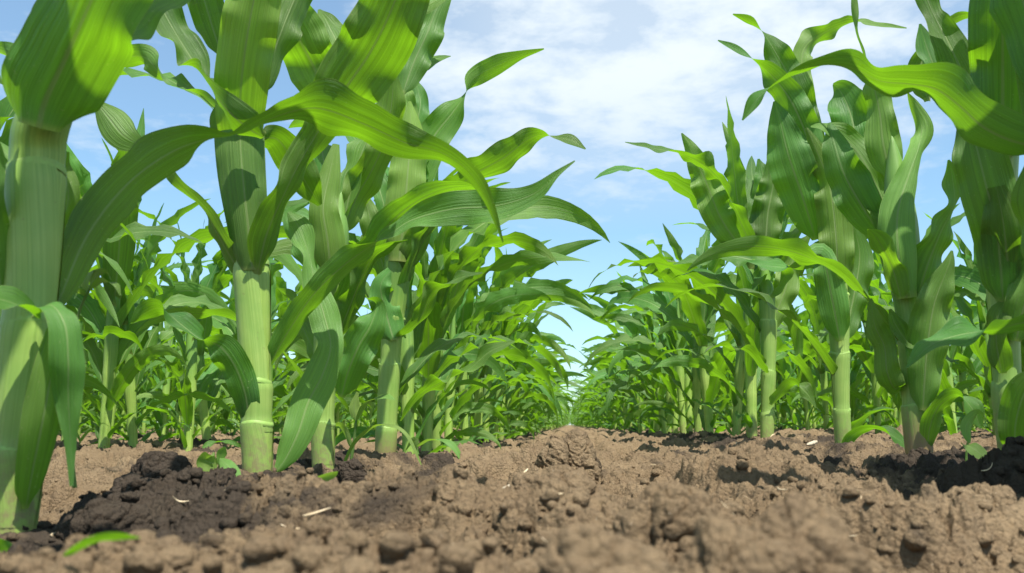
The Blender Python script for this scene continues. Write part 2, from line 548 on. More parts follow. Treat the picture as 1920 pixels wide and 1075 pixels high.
def hero_ribbon(pts, rng, wave=0.45, clasp=0.6, n=56, ncross=11, curl=0.35):
    """leaf traced as midrib places (photo x, photo y, metres ahead, width in photo px, roll)"""
    rows = []
    for (px, py, d, w, roll) in pts:
        p = at(px, py, d)
        rows.append([*p, w * d / F, math.radians(roll)])
    R = catmull(rows, n)
    C, W, roll = R[:, :3], np.maximum(R[:, 3], 0.0006), R[:, 4]
    if clasp < 1 and curl < 0.9:
        b = np.clip(np.linspace(0, 1, n) / 0.09, 0, 1)
        W = W * (0.42 + 0.58 * b * b * (3 - 2 * b))
    T = unit(np.gradient(C, axis=0))
    Vw = unit(C - CAM)
    S0 = unit(np.cross(T, Vw))
    N0 = np.cross(T, S0)
    N = np.cos(roll)[:, None] * N0 + np.sin(roll)[:, None] * np.cross(T, N0)
    v = np.linspace(0, 1, n)
    phi = clasp * np.exp(-(v / 0.10) ** 2) + curl * (1 - 0.6 * v)
    return ribbon(C, N, W, ncross, phi, wave, rng, keel=0.10)


def wild_ribbon(rng, base, az, e0, e1, length, width, n=22, ncross=6, twist=0.7, wave=0.28, r0=0.012, clasp=1.6, droop=1.7, sway=0.5):
    """leaf grown freely from a collar"""
    t = np.linspace(0, 1, n)
    el = e0 + (e1 - e0) * t ** droop + 0.10 * np.sin(t * rng.uniform(5, 9) + rng.uniform(0, 6)) * t
    aa = az + sway * (rng.uniform(-1, 1) * t ** 1.5 + 0.25 * np.sin(t * rng.uniform(4, 8) + rng.uniform(0, 6)) * t)
    D = np.stack([np.cos(el) * np.cos(aa), np.cos(el) * np.sin(aa), np.sin(el)], 1)
    C = np.zeros((n, 3))
    C[0] = np.array(base) + r0 * np.array([math.cos(az), math.sin(az), 0])
    C[1:] = C[0] + np.cumsum((D[:-1] + D[1:]) / 2, axis=0) * (length / (n - 1))
    S = np.stack([-np.sin(aa), np.cos(aa), np.zeros(n)], 1)
    N = -np.cross(S, D) * -1.0
    N = np.cross(D, S)
    tw = twist * (rng.uniform(-1, 1) * t ** 1.2 * 1.5 + 0.8 * np.sin(t * rng.uniform(3, 7) + rng.uniform(0, 6)) * t)
    N = np.cos(tw)[:, None] * N + np.sin(tw)[:, None] * np.cross(D, N)
    W = width * (0.70 + 0.30 * np.sin(np.minimum(t / 0.42, 1) * math.pi / 2)) * np.clip(1 - t ** 2.6, 0, 1) ** 0.85
    W = np.maximum(W, 0.0008)
    phi = clasp * np.exp(-(t / 0.09) ** 2) + 0.30 * (1 - 0.7 * t)
    return ribbon(C, N, W, ncross, phi, wave, rng, keel=0.10)


def tube(P, rad, nseg, v0=0.0):
    """round stem along P"""
    P = np.asarray(P, float)
    n = len(P)
    T = unit(np.gradient(P, axis=0))
    ref = np.array([0.0, 1.0, 0.0])
    A = unit(np.cross(T, ref)); B = np.cross(T, A)
    th = np.linspace(0, 2 * math.pi, nseg + 1)
    rad = np.asarray(rad)[:, None, None]
    V = P[:, None, :] + rad * (np.cos(th)[None, :, None] * A[:, None, :] + np.sin(th)[None, :, None] * B[:, None, :])
    L = np.concatenate([[0], np.cumsum(np.linalg.norm(np.diff(P, axis=0), axis=1))]) + v0
    uv = np.stack(np.broadcast_arrays((th / 6.2832)[None, :], L[:, None]), -1)
    m = nseg + 1
    i, j = np.meshgrid(np.arange(n - 1), np.arange(nseg), indexing='ij')
    b = i * m + j
    Q = np.stack([b, b + 1, b + m + 1, b + m], -1).reshape(-1, 4)
    return V.reshape(-1, 3), Q, uv.reshape(-1, 2)


def stalk_geometry(path, radii, collars, nseg=20, n=90):
    """stem with stepped sheaths: swells towards each collar, then steps in"""
    rows = np.hstack([np.asarray(path, float), np.asarray(radii, float)[:, None]])
    R = catmull(rows, n)
    P, rad = R[:, :3], np.maximum(R[:, 3], 0.0003)
    L = np.concatenate([[0], np.cumsum(np.linalg.norm(np.diff(P, axis=0), axis=1))])
    H = L[-1]
    prev = 0.0
    for c in list(collars) + [H * 1.2]:
        m = (L >= prev) & (L < c)
        if c < H: rad[m] *= 1.0 + 0.10 * ((L[m] - prev) / max(c - prev, 1e-3)) ** 1.2
        prev = c
    rad[-1] = 0.0003
    return tube(P, rad, nseg), P, L, rad


def join(parts):
    Vs, Qs, Us, Ms, o = [], [], [], [], 0
    for (V, Q, U), mi in parts:
        Vs.append(V); Qs.append(Q + o); Us.append(U); Ms.append(np.full(len(Q), mi)); o += len(V)
    return np.vstack(Vs), np.vstack(Qs), np.vstack(Us), np.concatenate(Ms)


def empty(name, loc):
    o = bpy.data.objects.new(name, None)
    o.empty_display_size = 0.05
    col.objects.link(o)
    o.location = loc
    return o


GL = "corn plants in the row left of the furrow"
GR = "corn plants in the row right of the furrow"


def hero_plant(label, group, stalk_px, collars, leaves, seed, top=None, base_drop=0.03, wild=(), red=False):
    """one corn plant: stalk traced through places in the picture, each leaf a part"""
    rng = np.random.default_rng(seed)
    path = [at(*p[:3]) for p in stalk_px]
    radii = [p[3] * p[2] / F / 2 for p in stalk_px]
    B = path[0].copy()
    path = [B - np.array([0, 0, base_drop])] + path
    radii = [radii[0] * 1.05] + radii
    if top is not None:
        path.append(path[-1] + np.array(top)); radii.append(radii[-1] * .4)
    root = empty("corn_plant", B)
    tag(root, label, "corn plant", group)
    r0 = radii[1]
    (V, Q, U), P, L, RAD = stalk_geometry(path, radii, [c + base_drop for c in collars])
    U = U - np.array([[0, base_drop]])
    link("stalk", np_mesh("stalk", V - B, Q, M_STALK_RED if red else M_STALK, U), root)
    # leaf sheaths hug the stem below each collar, their seam turned to one side or the other
    prev = 0.0
    for q, c in enumerate(collars):
        n = 16
        zs = np.linspace(prev + base_drop + 0.004, c + base_drop, n)
        cen = np.stack([np.interp(zs, L, P[:, a]) for a in range(3)], 1)
        rr = np.interp(zs, L, RAD) * np.linspace(1.03, 1.08, n)
        side = (0.0 if q % 2 else math.pi) + rng.uniform(-0.5, 0.5)
        op = np.linspace(0.10, 0.75, n) ** 1.3
        m = 18
        s = np.linspace(-1, 1, m)
        th = side + s[None, :] * (math.pi - op[:, None])
        V = cen[:, None, :] + rr[:, None, None] * np.stack([np.cos(th), np.sin(th), np.zeros_like(th)], -1)
        uv = np.stack(np.broadcast_arrays((s * 0.5 + 0.5)[None, :], zs[:, None] - base_drop), -1).reshape(-1, 2)
        i, j = np.meshgrid(np.arange(n - 1), np.arange(m - 1), indexing='ij')
        b = i * m + j
        Qs = np.stack([b, b + 1, b + m + 1, b + m], -1).reshape(-1, 4)
        link("leaf_sheath", np_mesh("leaf_sheath", V.reshape(-1, 3) - B, Qs, M_SHEATH_RED if red else M_SHEATH, uv), root)
        zr = np.linspace(c + base_drop - 0.0026, c + base_drop + 0.0022, 7)
        zr = zr + rng.normal(0, .001)
        cen = np.stack([np.interp(zr, L, P[:, a]) for a in range(3)], 1)
        rr = np.interp(zr, L, RAD) * (1.045 + 0.03 * np.sin(np.linspace(0, math.pi, 7)))
        rv, rq, ru = tube(cen, rr, 24)
        rv[:, 2] += 0.0016 * np.sin(np.arctan2(rv[:, 1] - cen[0, 1], rv[:, 0] - cen[0, 0]) * 2 + rng.uniform(0, 6))
        link("collar_ring", np_mesh("collar_ring", rv - B, rq, M_NODE, ru), root)
        prev = c - 0.012
    for lf in leaves:
        opt = {}
        if isinstance(lf, tuple):
            lf, opt = lf
            opt = dict(opt)
        young = opt.pop('young', False)
        V, Q, U = hero_ribbon(lf, rng, **opt)
        link("leaf", np_mesh("leaf", V - B, Q, M_YOUNG if young else M_LEAF, U), root)
    for (hz, az, e0, e1, ln, w) in wild:
        z = hz + base_drop
        c = np.array([np.interp(z, L, P[:, a]) for a in range(3)])
        V, Q, U = wild_ribbon(rng, c, math.radians(az), math.radians(e0), math.radians(e1), ln, w, n=36, ncross=9, r0=r0 * 0.8)
        link("leaf", np_mesh("leaf", V - B, Q, M_LEAF, U), root)
    return root


# ---------------- the row left of the furrow
hero_plant(
    "thick blurred corn plant at the very front of the left row, nearest the camera", GL,
    [(24, 1000, .48, 76), (40, 800, .48, 86), (52, 640, .48, 90), (62, 480, .48, 96), (70, 300, .48, 102), (80, 230, .475, 102), (130, 110, .47, 90), (165, 20, .46, 70)],
    [0.045, 0.115, 0.205],
    [
        # broad blade clasping the stem at the upper collar
        ([(72, 240, .452, 165, 178), (85, 190, .448, 200, 178), (118, 120, .436, 205, 172), (152, 45, .420, 210, 165), (190, -40, .405, 200, 160), (230, -130, .39, 160, 160)], dict(curl=.55, clasp=1.5, wave=.32)),
        ([(120, 105, .50, 120, 170), (140, 40, .505, 180, 165), (175, -30, .50, 190, 165), (215, -120, .50, 150, 165)], dict(curl=.7)),
        ([(175, 110, .49, 50, 120), (215, 62, .50, 80, 130), (262, 18, .52, 95, 140), (320, -20, .54, 90, 140), (380, -60, .56, 40, 140)], dict(curl=.5)),
        # long arching blade that crosses the picture
        ([(92, 590, .475, 40, 230), (112, 560, .49, 62, 215), (165, 440, .52, 88, 205), (240, 345, .55, 96, 205), (320, 287, .58, 98, 212), (385, 262, .60, 76, 235),
          (437, 254, .615, 48, 275), (500, 225, .63, 84, 250), (590, 203, .645, 110, 222), (680, 232, .66, 104, 212), (760, 268, .67, 72, 205), (830, 287, .68, 46, 210),
          (885, 328, .685, 40, 225), (920, 390, .69, 26, 230), (943, 455, .69, 4, 230)], dict(n=90, wave=.26, curl=.30, clasp=.3)),
        # low leaf bending over and down beside the stem
        ([(62, 590, .462, 50, 90), (95, 572, .455, 62, 110), (122, 610, .45, 66, 150), (128, 680, .45, 68, 170), (128, 745, .455, 52, 178), (132, 830, .46, 22, 178), (134, 912, .462, 6, 178)], dict(n=60)),
        ([(48, 955, .470, 40, 200), (62, 880, .462, 60, 195), (82, 780, .455, 74, 190), (98, 690, .455, 66, 185), (108, 620, .46, 40, 185), (112, 570, .465, 10, 185)], dict(curl=.5, wave=.1)),
        ([(70, 592, .46, 40, 60), (40, 575, .445, 70, 70), (-10, 560, .43, 86, 75), (-90, 560, .41, 70, 80)], dict()),
        ([(80, 470, .50, 36, -150), (112, 420, .515, 62, -140), (128, 370, .525, 60, -160), (120, 310, .53, 30, -150), (128, 285, .53, 6, -150)], dict(wave=.5)),
        ([(5, 560, .47, 40, 170), (-15, 420, .46, 60, 165), (-25, 300, .45, 60, 160), (-30, 230, .45, 30, 160)], dict()),
        ([(40, 180, .60, 20, 100), (30, 120, .62, 40, 120), (0, 95, .64, 42, 130), (-60, 80, .66, 30, 130)], dict()),
    ], 1, top=(0.02, 0.0, 0.10), wild=[(.30, 200, 80, 20, .5, .06), (.33, 20, 80, 20, .5, .06)])

hero_plant(
    "stout corn plant with a bright bare lower stalk, second in the left row", GL,
    [(483, 893, .85, 52), (481, 780, .85, 54), (477, 640, .85, 58), (472, 505, .85, 62), (466, 440, .85, 70), (456, 330, .85, 78), (448, 240, .85, 76), (450, 150, .85, 66), (462, 40, .85, 50)],
    [0.050, 0.088, 0.205],
    [
        # low leaf on the left: climbs, folds over and points left
        ([(466, 800, .84, 42, 160), (461, 745, .832, 52, 170), (443, 692, .82, 58, 175), (418, 655, .81, 60, 178), (392, 640, .805, 36, 120), (372, 634, .80, 50, 60), (335, 605, .795, 52, 50),
          (300, 578, .79, 52, 120), (270, 588, .785, 40, 140), (245, 606, .78, 5, 140)], dict(n=80, clasp=.5)),
        # leaf from the second collar up to the left, twisting
        ([(462, 532, .845, 46, 150), (438, 492, .84, 50, 140), (408, 440, .83, 56, 120), (385, 398, .825, 50, 105), (352, 362, .82, 34, 120), (326, 335, .815, 26, 150), (296, 300, .81, 20, 150),
          (270, 277, .805, 22, 160), (232, 255, .80, 62, 172), (205, 222, .80, 60, 175), (178, 188, .80, 6, 175)], dict(n=80, wave=.3, clasp=.5)),
        # big dark leaf up to the right
        ([(482, 515, .835, 50, 200), (500, 440, .825, 72, 215), (528, 375, .82, 70, 235), (562, 305, .82, 62, 215), (602, 238, .82, 72, 195), (645, 170, .795, 126, 185), (690, 105, .775, 142, 178),
          (722, 45, .755, 142, 175), (752, -25, .74, 125, 175), (790, -110, .72, 70, 175)], dict(n=80, curl=.35, wave=.30, clasp=.5)),
        # upright blades at the top of the frame
        ([(474, 506, .831, 88, 182), (467, 440, .824, 98, 182), (457, 350, .820, 106, 182), (452, 290, .820, 106, 183), (450, 242, .822, 104, 184)], dict(curl=1.5, clasp=.3, wave=.06, n=60)),
        ([(454, 340, .852, 46, 178), (451, 270, .838, 84, 178), (450, 190, .812, 106, 176), (458, 105, .79, 114, 176), (474, 10, .775, 112, 176), (496, -90, .76, 80, 176)], dict(curl=.62, clasp=.4, wave=.2, young=True)),
        ([(492, 175, .86, 40, 200), (512, 105, .865, 62, 205), (535, 40, .87, 82, 200), (560, -20, .88, 80, 195), (590, -90, .89, 50, 190)], dict(curl=.5)),
        ([(494, 258, .812, 60, 150), (464, 240, .796, 78, 150), (426, 206, .786, 64, 135), (392, 160, .80, 58, 90), (362, 115, .822, 66, 45), (328, 60, .825, 68, 25), (298, 5, .825, 66, 20), (268, -60, .82, 40, 20)], dict(curl=.5, n=70)),
        ([(418, 110, .87, 40, 10), (398, 50, .88, 66, 5), (378, -15, .89, 74, 0), (350, -90, .90, 40, 0)], dict(curl=.5)),
        ([(418, 212, .87, 30, 120), (375, 180, .885, 36, 110), (335, 160, .90, 46, 40), (300, 138, .905, 44, 120), (272, 108, .91, 46, 150), (235, 108, .92, 50, 160), (195, 120, .93, 10, 160)], dict(n=60)),
        ([(430, 205, .835, 50, 150), (408, 225, .83, 30, 170), (412, 250, .83, 26, 190), (432, 275, .835, 5, 190)], dict()),
        # long right-hand leaf from low collar, runs up across its neighbours to a fine tip
        ([(492, 714, .862, 24, 240), (512, 672, .855, 42, 225), (545, 615, .85, 50, 215), (590, 550, .84, 50, 205), (642, 500, .835, 54, 210), (692, 464, .83, 50, 240), (728, 442, .828, 40, 290),
          (772, 413, .825, 46, 330), (850, 392, .82, 68, 345), (930, 386, .815, 66, 345), (1000, 364, .81, 38, 340), (1045, 326, .805, 15, 330), (1078, 302, .80, 3, 330)], dict(n=96, wave=.30, clasp=.4)),
        # leaf rising from the foot on the right
        ([(508, 893, .86, 22, 200), (532, 866, .865, 40, 190), (558, 815, .87, 58, 185), (578, 755, .88, 66, 180), (604, 705, .89, 66, 190), (620, 650, .90, 52, 200), (608, 592, .91, 60, 180), (592, 540, .92, 48, 185),
          (580, 480, .93, 34, 230), (562, 430, .935, 50, 170), (540, 398, .94, 6, 170)], dict(n=90, wave=.2, clasp=.4)),
        ([(486, 260, .86, 40, 220), (520, 262, .88, 60, 200), (548, 300, .90, 70, 190), (575, 345, .92, 60, 190), (600, 385, .94, 10, 190)], dict()),
    ], 2, top=(0.01, 0.0, 0.14), wild=[(.46, 170, 80, 0, .5, .06), (.50, 350, 80, 10, .45, .055)])

hero_plant(
    "third corn plant of the left row, close behind the stout one on its right", GL,
    [(606, 877, 1.085, 40), (606, 760, 1.085, 40), (612, 600, 1.085, 42), (622, 510, 1.085, 48), (630, 440, 1.085, 50), (636, 390, 1.085, 22), (640, 360, 1.085, 3)],
    [0.055, 0.13, 0.23],
    [
        ([(622, 522, 1.062, 66, 178), (614, 450, 1.052, 72, 176), (606, 390, 1.05, 62, 172), (618, 325, 1.06, 44, 170), (630, 270, 1.07, 14, 170)], dict(curl=.9, clasp=1.4, wave=.12, young=True)),
        ([(640, 440, 1.10, 40, 200), (668, 372, 1.11, 66, 200), (698, 318, 1.10, 66, 200), (722, 262, 1.09, 60, 195), (735, 190, 1.08, 56, 190), (738, 130, 1.07, 8, 190)], dict(curl=.5, young=True)),
        ([(640, 745, 1.05, 36, 180), (652, 700, 1.04, 62, 175), (672, 650, 1.03, 70, 172), (695, 610, 1.03, 58, 180), (706, 572, 1.035, 34, 120), (690, 560, 1.04, 20, 60)], dict(curl=.4)),
        ([(628, 640, 1.07, 30, 200), (650, 590, 1.06, 44, 205), (672, 535, 1.05, 44, 215), (700, 480, 1.04, 40, 220), (735, 462, 1.03, 30, 250), (765, 450, 1.02, 5, 250)], dict()),
        ([(588, 540, 1.09, 26, 140), (572, 490, 1.10, 40, 130), (548, 432, 1.11, 40, 150), (545, 398, 1.12, 20, 160), (580, 380, 1.12, 4, 160)], dict(wave=.4)),
        ([(612, 185, 1.10, 70, 178), (590, 130, 1.10, 108, 172), (562, 75, 1.07, 112, 168), (540, 20, 1.05, 90, 168), (520, -60, 1.03, 40, 168)], dict(curl=.35)),
        ([(660, 150, 1.12, 60, 10), (640, 100, 1.14, 80, 10), (620, 55, 1.16, 60, 20), (598, 18, 1.17, 5, 20)], dict(curl=.5)),
        ([(755, 175, 1.14, 30, 190), (775, 120, 1.15, 62, 188), (800, 65, 1.16, 66, 185), (818, 20, 1.17, 50, 182), (845, -30, 1.18, 20, 180)], dict(curl=.3)),
        ([(780, 20, 1.0, 30, 140), (810, 5, 1.0, 36, 140), (850, -20, 1.0, 10, 140)], dict()),
        ([(600, 700, 1.09, 22, 140), (588, 660, 1.10, 30, 140), (566, 610, 1.12, 30, 150), (545, 560, 1.13, 30, 120), (520, 540, 1.14, 4, 120)], dict()),
    ], 3, wild=[(.30, 60, 78, 20, .36, .05), (.26, 120, 75, 0, .36, .05), (.16, -30, 66, -40, .34, .042), (.08, 200, 60, -50, .26, .036)])

hero_plant(
    "corn plant with a reddish purple foot, fourth in the left row", GL,
    [(722, 875, 1.40, 36), (727, 760, 1.40, 36), (734, 640, 1.40, 36), (742, 560, 1.40, 44), (750, 470, 1.40, 56), (757, 410, 1.40, 36), (762, 350, 1.40, 14), (764, 320, 1.40, 3)],
    [0.06, 0.16, 0.235],
    [
        ([(742, 636, 1.385, 30, 250), (782, 606, 1.375, 34, 235), (806, 560, 1.365, 44, 220), (832, 535, 1.36, 40, 260), (868, 520, 1.35, 30, 300), (905, 512, 1.34, 4, 300)], dict(n=60)),
        ([(738, 638, 1.378, 54, 175), (722, 580, 1.38, 60, 170), (714, 535, 1.375, 44, 165), (735, 505, 1.38, 20, 160)], dict(curl=.8)),
        ([(752, 790, 1.38, 22, 260), (788, 742, 1.37, 32, 240), (830, 716, 1.355, 44, 250), (880, 692, 1.34, 40, 290), (918, 660, 1.33, 30, 320), (965, 640, 1.32, 4, 320)], dict(n=60)),
        ([(750, 520, 1.385, 40, 200), (775, 470, 1.375, 54, 200), (800, 415, 1.365, 46, 205), (838, 372, 1.355, 56, 215), (885, 330, 1.345, 62, 220), (945, 296, 1.335, 66, 212), (988, 262, 1.33, 44, 205), (1018, 252, 1.325, 26, 230),
          (1040, 258, 1.32, 12, 300), (1068, 262, 1.315, 24, 330), (1098, 280, 1.31, 3, 330)], dict(n=90, wave=.2)),
        ([(768, 400, 1.42, 46, 0), (782, 330, 1.43, 66, 5), (810, 262, 1.435, 68, 0), (848, 212, 1.44, 54, -10), (872, 178, 1.44, 14, -80), (888, 148, 1.44, 36, -165), (930, 124, 1.44, 42, -160), (975, 105, 1.44, 22, -150), (1020, 92, 1.44, 3, -150)], dict(n=80, wave=.1)),
        ([(762, 300, 1.41, 40, 180), (758, 240, 1.41, 62, 182), (750, 180, 1.42, 56, 182), (742, 120, 1.43, 6, 182)], dict()),
        ([(780, 240, 1.43, 40, 190), (788, 190, 1.44, 40, 190), (775, 145, 1.45, 5, 180)], dict()),
        ([(749, 490, 1.372, 84, 180), (757, 410, 1.368, 90, 180), (764, 330, 1.37, 84, 181), (770, 250, 1.38, 60, 182), (768, 190, 1.39, 6, 182)], dict(curl=1.2, wave=.12, young=True)),
        ([(735, 560, 1.41, 40, 150), (712, 480, 1.42, 50, 140), (690, 420, 1.43, 50, 130), (672, 370, 1.44, 40, 130), (650, 345, 1.45, 5, 130)], dict()),
        ([(720, 480, 1.38, 44, 175), (700, 430, 1.37, 50, 170), (690, 390, 1.37, 30, 170), (680, 360, 1.37, 6, 170)], dict()),
    ], 4, red=True, wild=[(.30, 15, 78, 20, .26, .042), (.34, 60, 80, 30, .32, .045), (.26, -25, 72, 0, .27, .042), (.33, 150, 80, 20, .33, .045), (.20, 170, 68, -30, .36, .048), (.10, 30, 60, -50, .28, .036)])

# ---------------- the row right of the furrow
hero_plant(
    "dark shaded corn plant in front of the red footed one in the right row", GR,
    [(1898, 850, .80, 44), (1888, 720, .80, 46), (1880, 560, .80, 48), (1872, 420, .80, 58), (1872, 280, .80, 70), (1880, 140, .80, 70), (1884, 20, .80, 50)],
    [0.06, 0.15],
    [
        ([(1876, 300, .775, 100, 180), (1880, 200, .77, 112, 180), (1880, 80, .75, 120, 180), (1882, -10, .735, 120, 180), (1890, -110, .72, 90, 180)], dict(curl=.5, clasp=.8)),
        ([(1881, 568, .781, 62, 178), (1876, 500, .775, 78, 178), (1868, 420, .765, 92, 178), (1848, 345, .76, 98, 176), (1832, 280, .765, 90, 174), (1815, 215, .77, 40, 172), (1806, 180, .775, 6, 172)], dict(curl=.45, wave=.25)),
        ([(1895, 560, .79, 40, 170), (1888, 480, .77, 86, 175), (1880, 410, .76, 70, 178), (1868, 350, .755, 30, 178)], dict(curl=.3)),
        ([(1830, 200, .83, 46, 20), (1806, 140, .84, 74, 15), (1778, 80, .85, 60, 10), (1752, 30, .86, 34, 10), (1735, -10, .865, 40, 0), (1715, -60, .87, 10, 0)], dict(curl=.4)),
        ([(1768, 165, .88, 40, 30), (1740, 95, .89, 46, 20), (1725, 45, .895, 4, 20)], dict()),
        ([(1740, 190, .90, 30, 200), (1725, 130, .91, 44, 200), (1760, 65, .91, 40, 240), (1820, 30, .92, 40, 260), (1870, 0, .93, 5, 260)], dict()),
        ([(1903, 850, .78, 40, 180), (1905, 790, .77, 60, 180), (1925, 730, .76, 60, 180), (1960, 690, .75, 10, 180)], dict()),
        ([(1878, 700, .79, 40, 150), (1868, 640, .785, 50, 150), (1872, 590, .78, 40, 160), (1890, 560, .78, 10, 160)], dict()),
        ([(1905, 640, .78, 50, 190), (1925, 560, .77, 70, 190), (1960, 480, .76, 50, 190), (1990, 420, .76, 6, 190)], dict()),
    ], 5, top=(0.0, 0.0, 0.10), wild=[(.40, 190, 80, 30, .4, .055), (.43, 10, 80, 20, .4, .05)])

hero_plant(
    "corn plant at the right edge with one long arched leaf reaching towards the furrow", GR,
    [(2010, 905, .66, 56), (2005, 760, .66, 56), (2000, 600, .66, 58), (1998, 440, .66, 66), (1995, 280, .66, 76), (1990, 120, .66, 50)],
    [0.05, 0.12, 0.19],
    [
        ([(1985, 300, .655, 60, 140), (1935, 276, .655, 92, 140), (1885, 260, .66, 110, 142), (1840, 236, .665, 112, 140), (1800, 200, .67, 96, 140), (1755, 168, .675, 100, 135), (1705, 158, .68, 92, 130), (1650, 152, .69, 84, 125),
          (1598, 128, .70, 70, 120), (1540, 122, .71, 56, 110), (1490, 138, .72, 46, 105), (1446, 164, .73, 26, 90), (1416, 190, .735, 30, 30), (1392, 226, .74, 3, 20)], dict(n=96, curl=.45, wave=.28)),
        ([(1995, 640, .65, 40, 130), (1930, 606, .645, 72, 140), (1870, 618, .64, 44, 100), (1800, 628, .635, 62, 55), (1745, 648, .63, 48, 50), (1700, 690, .625, 4, 45)], dict(n=60)),
        ([(1990, 560, .65, 50, 150), (1950, 470, .64, 70, 150), (1930, 380, .635, 70, 160), (1935, 300, .63, 20, 160)], dict()),
    ], 6, top=(0.0, 0.0, 0.12), wild=[(.22, 60, 80, 0, .5, .06), (.26, 200, 82, 30, .4, .06), (.30, 20, 80, 0, .5, .055)])

hero_plant(
    "right row corn plant with a dark reddish foot and a bright upright leaf", GR,
    [(1724, 857, 1.02, 44), (1716, 740, 1.02, 44), (1706, 600, 1.02, 44), (1700, 530, 1.02, 52), (1692, 430, 1.02, 56), (1682, 350, 1.02, 46), (1676, 290, 1.02, 22), (1672, 255, 1.02, 4)],
    [0.055, 0.13, 0.23],
    [
        ([(1700, 560, .995, 62, 182), (1684, 470, .988, 74, 182), (1684, 395, .992, 70, 186), (1704, 330, 1.0, 48, 195), (1722, 280, 1.01, 34, 220), (1728, 240, 1.02, 40, 150), (1712, 200, 1.03, 26, 140), (1702, 175, 1.03, 4, 140)], dict(n=70, curl=1.0, wave=.12, young=True)),
        ([(1690, 560, .99, 34, 150), (1672, 500, .98, 46, 150), (1645, 448, .965, 36, 150), (1628, 430, .955, 5, 150)], dict(young=True)),
        ([(1692, 480, 1.04, 50, 15), (1660, 390, 1.06, 72, 15), (1628, 318, 1.07, 74, 10), (1590, 265, 1.08, 50, 20), (1545, 240, 1.08, 34, 60), (1520, 238, 1.08, 5, 60)], dict(n=60, young=True)),
        ([(1655, 445, 1.06, 44, 175), (1618, 390, 1.06, 74, 172), (1582, 325, 1.06, 76, 170), (1562, 262, 1.07, 40, 168), (1555, 230, 1.08, 6, 168)], dict(curl=.3)),
        ([(1672, 335, 1.03, 50, 180), (1656, 270, 1.03, 66, 180), (1650, 215, 1.03, 52, 178), (1638, 160, 1.03, 40, 150), (1622, 112, 1.03, 24, 110), (1610, 75, 1.03, 10, 90), (1603, 30, 1.03, 16, 150), (1600, -30, 1.03, 8, 150)], dict(n=60)),
        ([(1712, 605, 1.01, 44, 190), (1732, 520, 1.0, 76, 195), (1762, 440, .99, 50, 215), (1788, 385, .985, 30, 240), (1786, 335, .985, 40, 160), (1778, 300, .985, 4, 150)], dict(n=60)),
        ([(1730, 770, 1.0, 40, 185), (1738, 660, .99, 70, 188), (1752, 570, .985, 66, 190), (1778, 500, .98, 26, 190), (1785, 470, .98, 4, 190)], dict(curl=.5)),
        ([(1738, 850, 1.01, 20, 200), (1744, 800, 1.0, 34, 200), (1762, 760, .99, 40, 215), (1795, 742, .985, 36, 260), (1822, 765, .98, 40, 330), (1838, 800, .98, 10, 340)], dict(n=60)),
        ([(1705, 690, 1.02, 30, 150), (1682, 730, 1.01, 40, 120), (1664, 700, 1.0, 46, 170), (1658, 650, 1.0, 40, 170), (1640, 610, 1.0, 40, 150), (1632, 560, 1.0, 6, 150)], dict(wave=.4)),
        ([(1716, 650, 1.0, 30, 100), (1700, 640, .99, 26, 60), (1680, 610, .985, 30, 30), (1668, 580, .98, 6, 30)], dict()),
        ([(1612, 300, 1.12, 40, 5), (1603, 250, 1.13, 72, 5), (1592, 205, 1.14, 74, 0), (1576, 172, 1.15, 52, -20), (1562, 158, 1.16, 5, -40)], dict(curl=.4)),
    ], 7, red=True, wild=[(.12, 170, 62, -45, .30, .04)])

